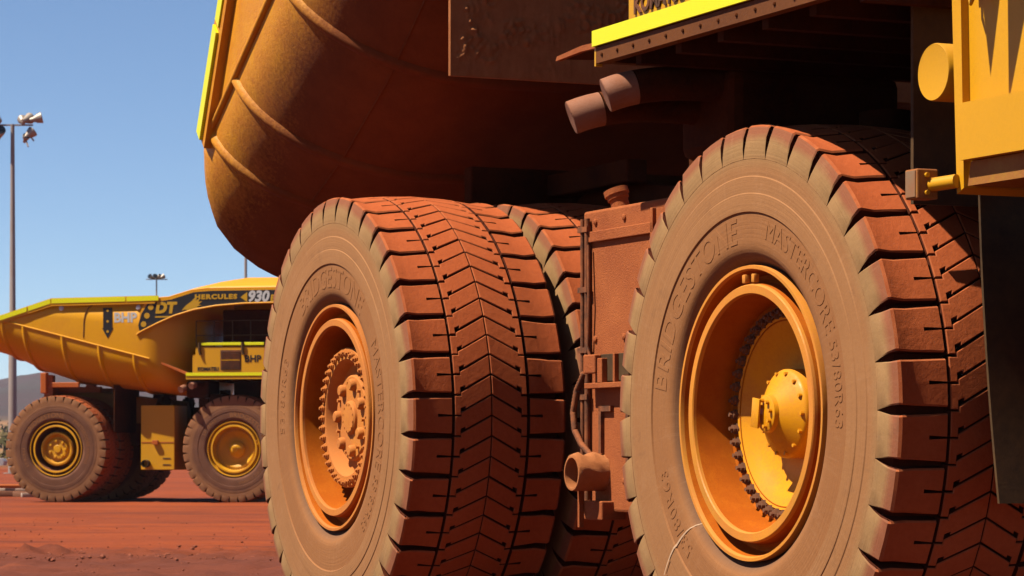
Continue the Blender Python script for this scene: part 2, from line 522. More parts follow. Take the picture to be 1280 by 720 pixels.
def hill_z(x, y):
    """gentle foot slopes, then the range behind them"""
    if y < 500:
        return -2.0
    f = min(1, (y - 500) / 1100)
    foot = -2 + f ** 1.2 * (19 + 5 * fbm(x, y, 0.006, 4))
    u = max(0.0, min(1.0, (y - 1750) / 1700))
    env = math.sin(min(1, u * 1.15) * PI / 2) ** 1.2
    h = 52 + 22 * fbm(x, 0, 0.0016, 3) + 30 * fbm(x, y, 0.004, 6) * (0.3 + u)
    h += 16 * (1 - abs(mnoise.noise(Vector((x * 0.007, y * 0.0025, 2))))) * u
    return foot + max(0, h) * env * (1.0 if u < 0.97 else 0.4)
def hills():
    vs, fs = [], []
    nx, ny = 340, 80
    for j in range(ny):
        for i in range(nx):
            x = -2600 + 5200 * i / (nx - 1)
            y = 450 + 3050 * j / (ny - 1)
            vs.append((x, y, hill_z(x, y)))
    for j in range(ny - 1):
        for i in range(nx - 1):
            a = j * nx + i
            fs.append((a, a + 1, a + nx + 1, a + nx))
    s = NT('spinifex_range')
    n = s.noise(0.012, 8, 0.7)
    n2 = s.noise(0.09, 6, 0.75)
    sp = s.n('ShaderNodeSeparateXYZ'); s.l(s.tc.outputs['Object'], sp.inputs[0])
    hi = s.mix(s.ramp(n, 0.4, 0.62), lin(0.085, 0.042, 0.04), lin(0.07, 0.055, 0.045))
    lo = s.mix(s.ramp(n, 0.4, 0.62), lin(0.40, 0.20, 0.085), lin(0.28, 0.18, 0.075))
    c = s.mix(s.ramp(s.math('ADD', sp.outputs[2], s.math('MULTIPLY', n, 14)), 18, 32), lo, hi)
    c = s.mix(s.math('MULTIPLY', s.ramp(n2, 0.45, 0.7), 0.6), c, lin(0.04, 0.032, 0.022))
    s.fin(c, 0.95, 0, 0.1)
    mb = MB(); mb.add(vs, fs)
    tag(link('hills', mb.mesh('hills', [s.m], 70)), kind='structure')
hills()

def scrub():
    rnd = random.Random(11)
    mb = MB()
    for i in range(900):
        y = rnd.uniform(300, 1500)
        x = rnd.uniform(-0.2 * y, 0.02 * y)
        h = rnd.uniform(0.5, 1.4) if rnd.random() < 0.8 else rnd.uniform(2, 4.5)
        w = h * rnd.uniform(0.7, 1.2)
        for k in range(26):
            d = Vector((rnd.gauss(0, 1), rnd.gauss(0, 1), rnd.gauss(0, 1))).normalized() * rnd.random() ** 0.4
            c = Vector((x + d.x * w * .6, y + d.y * w * .6, max(-0.3, hill_z(x, y)) + h * (0.55 + 0.45 * d.z)))
            s = 0.28 * h
            a = Vector((rnd.gauss(0, 1), rnd.gauss(0, 1), rnd.gauss(0, 1))).normalized() * s
            b = Vector((rnd.gauss(0, 1), rnd.gauss(0, 1), rnd.gauss(0, 1))).normalized() * s
            mb.add([c - a, c - b, c + a * .8, c + b], [(0, 1, 2, 3)], 0)
    s = NT('dry_scrub_leaf')
    c = s.mix(s.ramp(s.noise(0.03, 3, 0.5), 0.4, 0.6), lin(0.12, 0.10, 0.035), lin(0.20, 0.14, 0.05))
    s.fin(c, 0.9, 0, 0.1)
    o = mb.build('scrub', [s.m])
    tag(o, 'dry olive scrub covering the plain below the hills', 'scrub', kind='stuff')
scrub()

def haze():
    mb = MB()
    mb.box(-3600, 3600, -420, 6600, -5, 135)
    s = NT('dusty_air')
    s.t.nodes.remove(s.b)
    v = s.t.nodes.new('ShaderNodeVolumePrincipled')
    v.inputs['Color'].default_value = (0.72, 0.80, 1.0, 1)
    v.inputs['Density'].default_value = 0.00005
    v.inputs['Anisotropy'].default_value = 0.2
    s.t.links.new(v.outputs[0], s.out.inputs['Volume'])
    o = mb.build('haze', [s.m])
    tag(o, 'thin bluish dusty air over the mine yard', 'haze', kind='stuff')
haze()

# ------------------------------------------------------------------ tyre
TW = 1.35                     # section width
YC = TW / 2
YG = 0.352                    # circumferential groove
NB = 36
TOUT = 0.062                   # how far the tyre bulges out past the rim flange
def crown(y):
    return 1.872 - 0.05 * ((y - YC) / 0.6) ** 2

def inset_poly(poly, d):
    n = len(poly)
    out = []
    for i in range(n):
        p0, p1, p2 = Vector(poly[i - 1]), Vector(poly[i]), Vector(poly[(i + 1) % n])
        e1 = (p1 - p0); e2 = (p2 - p1)
        if e1.length < 1e-6 or e2.length < 1e-6:
            out.append(tuple(p1)); continue
        e1.normalize(); e2.normalize()
        n1 = Vector((-e1.y, e1.x)); n2 = Vector((-e2.y, e2.x))
        k = 1 + n1.dot(n2)
        m = (n1 + n2) / max(k, 0.4)
        out.append(tuple(p1 + m * d))
    return out

def make_tyre():
    mb = MB()
    RR = 1.87
    # carcass (sidewalls + groove floor)
    side = [(0.147, 0.905), (0.112, 0.952), (0.072, 0.978), (0.034, 1.005), (0.012, 1.035), (0.003, 1.065), (0.0, 1.10), (0.001, 1.283), (-0.009, 1.291),
            (-0.011, 1.395), (-0.010, 1.405), (-0.005, 1.411), (-0.006, 1.50), (-0.005, 1.512), (0.0, 1.519), (0.0, 1.60), (0.001, 1.625)]
    floor_ = [(0.03, 1.68), (0.06, 1.735), (0.14, 1.765), (YC, 1.785)]
    half = side + floor_
    prof = half + [(TW - y, r) for y, r in reversed(half[:-1])]
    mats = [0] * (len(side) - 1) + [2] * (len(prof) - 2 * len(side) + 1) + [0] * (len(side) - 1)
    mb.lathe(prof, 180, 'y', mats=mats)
    # shoulder blocks: stations (y, r, half gap, depth)
    st = [(YG - 0.012, None, 0.019, 0.085), (0.225, None, 0.022, 0.085), (0.13, None, 0.025, 0.085), (0.040, 1.843, 0.029, 0.095), (0.022, 1.832, 0.030, 0.095),
          (0.006, 1.765, 0.026, 0.06), (-0.001, 1.69, 0.013, 0.03), (0.0, 1.628, 0.0015, 0.002)]
    st = [(y, crown(y) if r is None else r, g, d) for y, r, g, d in st]
    pitch = 2 * PI / NB
    rt = random.Random(5)
    for side_ in (0, 1):
        for b in range(NB):
            u0 = b * pitch; u1 = u0 + pitch; um = (u0 + u1) / 2
            grid, low = [], []
            ju0, ju1, jr = rt.uniform(-.003, .003), rt.uniform(-.003, .003), rt.uniform(-.004, .002)
            for j, (y, r, g, d) in enumerate(st):
                r = r + (jr + rt.uniform(-.0015, .0015) if j < 5 else 0)
                u0 = b * pitch + (ju0 / r if 0 < j < 6 else 0); u1 = (b + 1) * pitch + (ju1 / r if 0 < j < 6 else 0)
                w = (0.006, 0.012, 0.008, 0.008, 0.008, 0.008, 0.006, 0.005)[j] / r
                yy = TW - y if side_ else y
                row, lrow = [], []
                jit = 0.0
                ch_ = (0.011 if j < 5 else (0.008, 0.005, 0.001)[j - 5]) / r
                dp_ = (0.008, 0.008, 0.008, 0.008, 0.008, 0.005, 0.002, 0.0)[j]
                for q, a in enumerate((u0 + g / r, u0 + g / r + ch_, um - w, um + w, u1 - g / r - ch_, u1 - g / r)):
                    dn = dp_ * rt.uniform(0.6, 1.5) if q in (0, 5) else 0.0
                    yt = yy + (dn * (1 if not side_ else -1) if j >= 4 else 0)
                    rt_ = r - (dn if j < 5 else 0)
                    row.append((rt_ * math.cos(a), yt, rt_ * math.sin(a)))
                    # inward normal: mostly radial on the tread, towards the axle centre plane on the wall
                    if j >= 4:
                        yin = yy + (d * 0.55 if not side_ else -d * 0.55)
                        rr = r - d * 0.8
                    else:
                        yin, rr = yy, r - d
                    lrow.append((rr * math.cos(a), yin, rr * math.sin(a)))
                grid.append(row); low.append(lrow)
            o = len(mb.v)
            for row in grid: mb.v.extend(row)
            o2 = len(mb.v)
            for row in low: mb.v.extend(row)
            cells = set()
            NC = 6
            for j in range(len(st) - 1):
                for i in range(NC - 1):
                    if j == 0 and i == 2:
                        continue
                    cells.add((j, i))
                    mb.f.append((o + j * NC + i, o + j * NC + i + 1, o + (j + 1) * NC + i + 1, o + (j + 1) * NC + i))
                    mb.m.append((3 if i in (0, NC - 2) or j == 3 else 1) if j < 4 else 0)
            def wall(a, c):
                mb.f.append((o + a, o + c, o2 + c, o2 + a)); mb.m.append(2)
            for (j, i) in cells:
                for (dj, di, a, c) in ((-1, 0, j * NC + i, j * NC + i + 1), (1, 0, (j + 1) * NC + i, (j + 1) * NC + i + 1),
                                       (0, -1, j * NC + i, (j + 1) * NC + i), (0, 1, j * NC + i + 1, (j + 1) * NC + i + 1)):
                    if (j + dj, i + di) not in cells:
                        wall(a, c)
    # centre chevron pieces
    np_ = 2 * NB
    p = RR * 2 * PI / np_
    y0, y1, y2 = YG + 0.012, YG + 0.062, YC - 0.004
    g, stp, rise = 0.0065, 0.028, 0.165
    def path(y):
        return stp + (rise - stp) * (y - y1) / (y2 - y1)
    pk = y1 + 0.038
    poly = [(y0, g), (y1, g), (y1, stp + 0.03), (pk, path(pk) + 0.026), (pk, path(pk) + g), (y2, rise + g),
            (y2, rise + p - g), (y1 + 0.002, stp + p - g), (y1 + 0.002, p - g), (y0, p - g)]
    inn = inset_poly(poly, 0.006)
    n = len(poly)
    for side_ in (0, 1):
        for k in range(np_):
            a0 = 2 * PI * k / np_ + rt.uniform(-.0012, .0012)
            hk = rt.uniform(-.003, .001)
            o = len(mb.v)
            for ring, (pl, dr) in enumerate(((inn, 0.0), (poly, -0.006), (poly, -0.085))):
                for (y, u) in pl:
                    r = crown(y) + dr + hk
                    a = a0 + u / RR
                    yy = TW - y if side_ else y
                    mb.v.append((r * math.cos(a), yy, r * math.sin(a)))
            mb.f.append(tuple(o + i for i in range(n))); mb.m.append(1)
            for i in range(n):
                i2 = (i + 1) % n
                mb.f.append((o + i, o + i2, o + n + i2, o + n + i)); mb.m.append(3)
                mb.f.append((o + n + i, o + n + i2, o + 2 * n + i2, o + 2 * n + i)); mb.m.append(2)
    mb.v = [(x, y - TOUT, z) for x, y, z in mb.v]
    return mb.mesh('tyre', [M['wall'], M['tread'], M['groove'], M['edge']], 25)
TYRE = make_tyre()
def sidewall_far():
    s = NT('far_tyre_wall')
    sp = s.n('ShaderNodeSeparateXYZ'); s.l(s.tc.outputs['Object'], sp.inputs[0])
    r = s.math('SQRT', s.math('ADD', s.math('MULTIPLY', sp.outputs[0], sp.outputs[0]), s.math('MULTIPLY', sp.outputs[2], sp.outputs[2])))
    n = s.noise(1.6, 7, 0.65)
    rj = s.math('ADD', r, s.math('MULTIPLY', s.math('SUBTRACT', n, 0.5), 0.15))
    c = s.mix(s.ramp(n, 0.3, 0.7), lin(0.17, 0.072, 0.042), lin(0.25, 0.11, 0.062))
    c = s.mix(s.ramp(rj, 1.42, 1.56), c, s.mix(s.ramp(n, 0.3, 0.7), lin(0.31, 0.14, 0.065), lin(0.39, 0.17, 0.075)))
    return s.fin(c, 0.9, 0, 0.1)
M['wall_far'] = sidewall_far()
TYRE_FAR = TYRE.copy()
TYRE_FAR.materials[0] = M['wall_far']

def bent_text(mb, txt, size, r, phi, depth=0.0125, space=1.0, bold=0.0, y=0.0, flip=False):
    v, f = text_verts(txt, size, depth, space=space, bold=bold)
    out = []
    for (x, yy, z) in v:
        if flip:
            a = phi + x / r; rr = r - yy
        else:
            a = phi - x / r; rr = r + yy
        out.append((rr * math.cos(a), y + 0.0035 - TOUT - z, rr * math.sin(a)))
    mb.add(out, f)

def make_lettering():
    out = []
    for (txt, size, r, phi, sp, bold) in (('BRIDGESTONE', 0.235, 1.165, 133, 1.04, 0.002), ('MASTERCORE', 0.17, 1.185, 50, 1.03, 0.0),
                                          ('53/80R63', 0.13, 1.185, 8, 1.1, 0.0), ('53/80R63', 0.15, 1.17, 215, 1.2, 0.0)):
        mb = MB()
        bent_text(mb, txt, size, r, R(phi), space=sp, bold=bold)
        out.append(mb.mesh('sidewall_lettering', [M['wall']]))
    return out
LETTER = make_lettering()

# ------------------------------------------------------------------ wheels
RIMF = [(0.09, 0.90), (0.03, 0.950), (-0.018, 0.952), (-0.034, 0.949), (-0.034, 0.928), (-0.01, 0.918), (0.06, 0.905), (0.10, 0.888), (0.105, 0.862), (0.09, 0.842),
        (0.0, 0.832), (-0.02, 0.828), (-0.028, 0.822), (-0.028, 0.772), (-0.02, 0.766), (0.0, 0.764)]
RIM_MATS = [0] * 5 + [1] * 5 + [0] * (len(RIMF) - 11)
def nut_mesh(mat, rad, ln):
    mb = MB()
    mb.lathe([(0.0, rad * 1.35), (-0.012, rad * 1.35), (-0.012, rad), (-ln * 0.6, rad * 0.97), (-ln * 0.6, rad * 0.55), (-ln, rad * 0.5), (-ln, 0.001)], 6)
    return mb.mesh('wheel_nut', [mat], 20)
NUT_F = nut_mesh(M['nut_d'], 0.030, 0.058)
NUT_R = nut_mesh(M['rim_o'], 0.027, 0.042)
NUT_FAR = nut_mesh(M['rim_f'], 0.026, 0.06)

def front_rim_mesh(mat, inner=None):
    mb = MB()
    mb.lathe(RIMF + [(0.10, 0.742), (0.235, 0.722), (0.245, 0.71), (0.245, 0.60)], 96, mats=RIM_MATS + [1] * 4)
    # valve clamp on the ring
    for a in (R(86), R(94)):
        mb.box(-0.02, 0.02, -0.05, -0.01, -0.02, 0.035, 0.006, M4=Matrix.Translation((0.86 * math.cos(a), 0.02, 0.86 * math.sin(a))) @ Matrix.Rotation(-(a - PI / 2), 4, 'Y'))
    return mb.mesh('rim', [mat, inner or M['barrel']], 24)
def front_hub_mesh(mat):
    mb = MB()
    mb.lathe([(0.238, 0.625), (0.25, 0.60), (0.30, 0.53), (0.345, 0.45), (0.365, 0.36), (0.36, 0.29), (0.25, 0.288), (0.235, 0.28), (0.225, 0.268), (0.19, 0.215), (0.155, 0.165), (0.13, 0.125), (0.10, 0.118), (0.095, 0.11), (0.09, 0.001)], 72)
    for k in range(14):
        a = 2 * PI * k / 14
        mb.lathe([(0.235, 0.013), (0.205, 0.013), (0.205, 0.001)], 6, centre=(0.262 * math.cos(a), 0, 0.262 * math.sin(a)))
    for k in range(8):
        a = 2 * PI * k / 8 + 0.2
        mb.lathe([(0.10, 0.014), (0.07, 0.014), (0.07, 0.001)], 6, centre=(0.085 * math.cos(a), 0, 0.085 * math.sin(a)))
    mb.box(-0.11, -0.015, 0.055, 0.07, -0.10, 0.09, 0.004, M4=Matrix.Rotation(R(8), 4, 'Y'))
    return mb.mesh('hub', [mat], 35)
def rear_rim_mesh(mat):
    mb = MB()
    mb.lathe(RIMF + [(0.06, 0.752), (0.30, 0.725), (0.50, 0.70), (0.52, 0.68), (0.52, 0.50)], 96, mats=RIM_MATS + [1] * 5)
    for q in range(4):
        a = R(-78 + 4 * (q % 2)); r = 0.885 - 0.03 * (q // 2)
        mb.lathe([(0.10, 0.013), (0.055, 0.013), (0.055, 0.001)], 6, centre=(r * math.cos(a), 0, r * math.sin(a)))
    return mb.mesh('rim', [mat, M['barrel'] if mat is not M['rim_f'] else M['mesh']], 24)  # distant rear barrel coloured dark brown to stand in for deep shade
def rear_hub_mesh(mat):
    mb = MB()
    mb.lathe([(0.53, 0.60), (0.45, 0.57), (0.16, 0.555), (0.155, 0.585), (0.10, 0.59), (0.09, 0.58), (0.088, 0.495), (0.10, 0.482), (0.19, 0.455), (0.215, 0.40), (0.215, 0.37),
              (0.15, 0.36), (0.138, 0.345), (0.138, 0.145), (0.118, 0.14), (0.105, 0.125), (0.10, 0.001)], 72)
    for k in range(7):                                        # planet pin covers
        a = 2 * PI * k / 7 + 0.3
        mb.lathe([(0.14, 0.052), (0.105, 0.05), (0.09, 0.038), (0.088, 0.001)], 14, centre=(0.285 * math.cos(a), 0, 0.285 * math.sin(a)))
        mb.lathe([(0.14, 0.016), (0.11, 0.016), (0.11, 0.001)], 6, centre=(0.30 * math.cos(a + .42), 0, 0.30 * math.sin(a + .42)))
    for k in range(12):
        a = 2 * PI * k / 12
        mb.lathe([(0.12, 0.011), (0.10, 0.011), (0.10, 0.001)], 6, centre=(0.115 * math.cos(a), 0, 0.115 * math.sin(a)))
    return mb.mesh('hub', [mat], 35)
FR_N, FH_N = front_rim_mesh(M['rim_y']), front_hub_mesh(M['hub_y'])
RR_N, RH_N = rear_rim_mesh(M['rim_o']), rear_hub_mesh(M['rim_o'])
RR_F, RH_F = rear_rim_mesh(M['rim_f']), rear_hub_mesh(M['rim_f'])
FR_F, FH_F = front_rim_mesh(M['rim_f'], M['rim_f']), front_hub_mesh(M['rim_f'])

ZA = 1.845
def wheel(parent, name, t, y, kind, far, spin, side=-1, nuts=True, letters=True):
    """kind front/rear; side -1 = right side of the truck (outer face looks to -y)"""
    e = link(name, None, parent, (t, y, ZA if kind != 'front' or far else ZA - 0.033))
    e.rotation_mode = 'ZYX' if False else 'XYZ'
    Mx = Matrix.Rotation(PI if side > 0 else 0, 4, 'Z') @ Matrix.Rotation(spin, 4, 'Y')
    e.rotation_euler = Mx.to_euler()
    link('tyre', TYRE_FAR if far else TYRE, e)
    if letters:
        for w_ in LETTER:
            link('sidewall_lettering', w_, e)
    if kind == 'front':
        link('rim', FR_F if far else FR_N, e); link('hub', FH_F if far else FH_N, e)
        if nuts:
            for k in range(44):
                a = 2 * PI * k / 44
                link('wheel_nut', NUT_FAR if far else NUT_F, e, (0.655 * math.cos(a), 0.245, 0.655 * math.sin(a)))
    elif kind == 'rear':
        link('rim', RR_F if far else RR_N, e); link('hub', RH_F if far else RH_N, e)
        if nuts:
            for k in range(40):
                a = 2 * PI * k / 40
                link('wheel_nut', NUT_FAR if far else NUT_R, e, (0.545 * math.cos(a), 0.09, 0.545 * math.sin(a)))
    else:
        link('rim', RR_F if far else RR_N, e)
    return e

# ------------------------------------------------------------------ truck body (built lowered, then turned about its hinge)
HINGE = (-0.60, 3.78)
W0 = 3.70
def seam_z(t): return 6.33 - 0.253 * (t + 2.05)
TILT = R(5)
def depth_at(t):
    return float(np.interp(t, [-2.05, -1.2, 0, 1.5, 3.2], [1.28, 1.47, 1.57, 1.45, 1.2]))
def body_stations():
    st = []
    for t in np.linspace(-2.05, 3.2, 22):
        st.append((t, W0, depth_at(t), 1.5))
    for k in range(1, 9):
        q = k / 8
        t = 3.2 + 1.45 * math.sin(q * PI / 2)
        st.append((t, W0 - 2.3 * (1 - math.cos(q * PI / 2)), 1.2 - 0.25 * q, 1.5 - 0.6 * q))
    return st
def rail_z(t):
    if t < -0.15:
        return 6.42 + (7.0 - 6.42) * (t + 2.05) / 1.9
    if t < 3.6:
        return 7.0 + 0.05 * (t + 0.15) / 3.75
    return 7.05 + 0.06 * (t - 3.6)
def section(t, W, dep, rho, n=14):
    """right half of a body hoop from the seam to the middle of the floor: list of (t, y, z) with y positive outward"""
    zs = seam_z(t)
    out = []
    for k in range(n + 1):
        a = (k / n) * PI / 2
        d = dep * math.sin(a) ** 0.95
        y = W - rho * (1 - math.cos(a))
        out.append((t + d * math.sin(TILT), y, zs - d * math.cos(TILT)))
    for y in (W - rho - (W - rho) * 0.5, 0.0):
        q = out[n]
        out.append((q[0], max(y, 0), q[2]))
    return out

def body_part(parent, far):
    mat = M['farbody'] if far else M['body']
    mb = MB()
    sts = body_stations()
    rows = []
    # duck tail: from the first hoop back to a rounded lip
    s0 = section(*sts[0])
    lipk = [(-2.10, 0.0, 6.36), (-2.32, 0.0, 6.33), (-2.55, 0.03, 6.12), (-2.80, 0.14, 5.92), (-2.98, 0.34, 5.76), (-3.10, 0.62, 5.60), (-3.18, 1.0, 5.48), (-3.22, 1.6, 5.42)]
    lk = np.array(lipk); tt = np.linspace(0, 1, len(lipk)); t0_ = sts[0][0]
    tp = [(t0_, W0, rail_z(t0_)), (t0_, W0, (rail_z(t0_) + seam_z(t0_)) / 2)]
    first = tp + s0
    lip = []
    nn = len(first)
    for i in range(nn):
        if i < nn - 2:
            a = i / (nn - 3)
            lip.append((np.interp(a, tt, lk[:, 0]), W0 - np.interp(a, tt, lk[:, 1]), np.interp(a, tt, lk[:, 2])))
        else:
            lip.append((-3.22, first[i][1], 5.42))
    for q in (1.0, 0.8, 0.55, 0.28):
        half = [tuple(A[c] * (1 - q) + B[c] * q + (0.05 * math.sin(q * PI) if c == 1 and i < nn - 2 and i > 1 else 0) * 0.5 for c in range(3)) for i, (A, B) in enumerate(zip(first, lip))]
        rows.append([(a, -b, c) for a, b, c in half] + [(a, b, c) for a, b, c in reversed(half[:-1])])
    for (t, W, dep, rho) in sts:
        sec = section(t, W, dep, rho)
        top = [(t, W, rail_z(t)), (t, W, (rail_z(t) + seam_z(t)) / 2)]
        half = top + sec
        full = [(a, -b, c) for a, b, c in half] + [(a, b, c) for a, b, c in reversed(half[:-1])]
        rows.append(full)
    k = len(rows[0])
    o = 0
    for r in rows: mb.v.extend(r)
    for j in range(len(rows) - 1):
        for i in range(k - 1):
            mb.f.append((j * k + i, j * k + i + 1, (j + 1) * k + i + 1, (j + 1) * k + i)); mb.m.append(0)
    mb.f.append(tuple((len(rows) - 1) * k + i for i in range(k))); mb.m.append(0)
    me = mb.mesh('dump_body', [mat], 40)
    b = link('dump_body', me, parent)
    sol = b.modifiers.new('wall', 'SOLIDIFY'); sol.thickness = 0.05; sol.offset = -1
    # hoops
    for t in (-2.0, -1.2, 0.23, 1.57, 2.85):
        for sgn in (-1, 1):
            sec = section(t, W0, depth_at(t), 1.5)
            nb = MB()
            prof = [(-0.075, -0.01), (-0.045, 0.016), (-0.015, 0.036), (0.012, 0.036), (0.045, 0.016), (0.075, -0.01)]
            if far: prof = [(x * 1.35, h * 2.2) for x, h in prof]
            pts = [Vector((a, bb, c)) for a, bb, c in sec]
            o = 0
            for i, p in enumerate(pts):
                d = (pts[min(i + 1, len(pts) - 1)] - pts[max(i - 1, 0)]).normalized()
                nrm = Vector((0, 1, 0)) * 1.0
                along = Vector((math.cos(TILT), 0, math.sin(TILT)))
                nrm = along.cross(d); 
                if nrm.y < 0 and i < 4 or nrm.z > 0.5: nrm = -nrm
                if nrm.dot(p - Vector((p.x, 0, p.z + 2.5))) < 0: nrm = -nrm
                for (x, h) in prof:
                    q = p + along * x + nrm * h
                    nb.v.append((q.x, sgn * q.y, q.z))
            m = len(prof)
            for i in range(len(pts) - 1):
                for c in range(m - 1):
                    nb.f.append((i * m + c, i * m + c + 1, (i + 1) * m + c + 1, (i + 1) * m + c)); nb.m.append(0)
            nb.f.append(tuple(range(m))); nb.m.append(0)
            nb.build('hoop_rib', mat, b, 50)
    # seam bead, top rail, reflective strips
    for sgn in (-1, 1):
        nb = MB(); nb.tube([(t, sgn * (W0 + 0.01), seam_z(t)) for t in np.linspace(-2.05, 3.4, 12)], 0.035, 8)
        nb.build('seam_bead', mat, b, 50)
        nb = MB()
        pts = [(-2.1, rail_z(-2.1)), (-0.15, rail_z(-0.15)), (3.62, rail_z(3.6))]
        for (t0, z0), (t1, z1) in zip(pts[:-1], pts[1:]):
            nb.prism([(t0, z0 - 0.20), (t1, z1 - 0.20), (t1, z1 + 0.07), (t0, z0 + 0.07)], lambda u, v, d: (u, sgn * d, v), W0 - 0.06, W0 + 0.075)
        nb.build('top_rail', mat, b)
        for q, (ta, tb) in enumerate(((-2.08, -1.05), (-1.0, -0.18), (-0.14, 2.55), (2.6, 3.75))):
            nb = MB()
            off = 0.092 + (0.012 if q == 0 else 0)
            nb.prism([(ta, rail_z(ta) - 0.11), (tb, rail_z(tb) - 0.11), (tb, rail_z(tb) + (0.055 if far else 0.02)), (ta, rail_z(ta) + (0.055 if far else 0.02))], lambda u, v, d: (u, sgn * d, v), W0 + 0.05, W0 + off)
            nb.build('reflective_strip', M['lime'], b)
    # canopy: side skirts and arched roof
    low = [(3.05, 5.86), (3.7, 6.17), (4.3, 6.42), (5.0, 6.62), (5.8, 6.75), (6.8, 6.82), (8.0, 6.84), (9.9, 6.84)]
    top = [(9.9, 7.28), (5.6, 7.26), (5.0, 7.22), (4.2, 6.98), (3.35, 6.86), (3.12, 6.5), (3.0, 6.1)]
    for sgn in (-1, 1):
        nb = MB(); nb.prism(low + [(9.9, 7.34), (5.5, 7.33), (4.9, 7.27), (4.1, 7.05), (3.3, 7.0), (3.05, 6.5)], lambda u, v, d: (u, sgn * d, v), W0 - 0.03, W0 + 0.03)
        sk = nb.build('canopy_skirt', mat, b)
        nb = MB(); nb.prism([(t, z + 0.03) for t, z in low] + top, lambda u, v, d: (u, sgn * d, v), W0 + 0.028, W0 + 0.036)
        nb.build('skirt_decal', M['black'], b)
        nb = MB(); nb.tube([(t, sgn * (W0 + 0.03), z) for t, z in [(2.95, 5.78)] + low], 0.035, 8)
        nb.build('skirt_edge', mat, b, 50)
    nb = MB()
    ts = [3.3, 4.1, 4.9, 5.5, 6.2, 7.0, 8.0, 9.0, 9.9]
    rows = []
    for t in ts:
        zt = 7.0 if t < 3.5 else (7.05 + (t - 4.1) * 0.28 if t < 4.95 else 7.33)
        arch = 0.0 if t < 3.5 else min(1, (t - 3.5) / 2.6) * 0.52
        rows.append([(t, W0 * c, zt + arch * (1 - abs(c) ** 2.4)) for c in np.linspace(-1, 1, 21)])
    k = len(rows[0]); o = len(nb.v)
    for r in rows: nb.v.extend(r)
    for j in range(len(rows) - 1):
        for i in range(k - 1):
            nb.f.append((j * k + i, j * k + i + 1, (j + 1) * k + i + 1, (j + 1) * k + i)); nb.m.append(0)
    rf = nb.build('canopy_roof', mat, b, 60)
    sol = rf.modifiers.new('plate', 'SOLIDIFY'); sol.thickness = 0.04; sol.offset = 1
    for idx in (9,):
        nb = MB()
        nb.tube([section(t, W0, depth_at(t), 1.5)[idx] for t in np.linspace(-2.0, 3.1, 30)], 0.011, 6)
        nb.v = [(x, -y, z) for x, y, z in nb.v]
        nb.build('weld_seam', mat, b, 60)
    if far:
        body_markings(b)
    return b

def side_text(mb, txt, size, t, z, y, depth=0.012, shear=0.0, bold=0.0, space=1.0, sx=1.0, ang=0.0):
    """lettering on a wall that looks to -y (truck's right side): text runs towards +x"""
    v, f = text_verts(txt, size, depth, shear, bold, space)
    ca, sa = math.cos(ang), math.sin(ang)
    mb.add([(t + x * sx * ca - yy * sa, y - zz, z + x * sx * sa + yy * ca) for x, yy, zz in v], f)

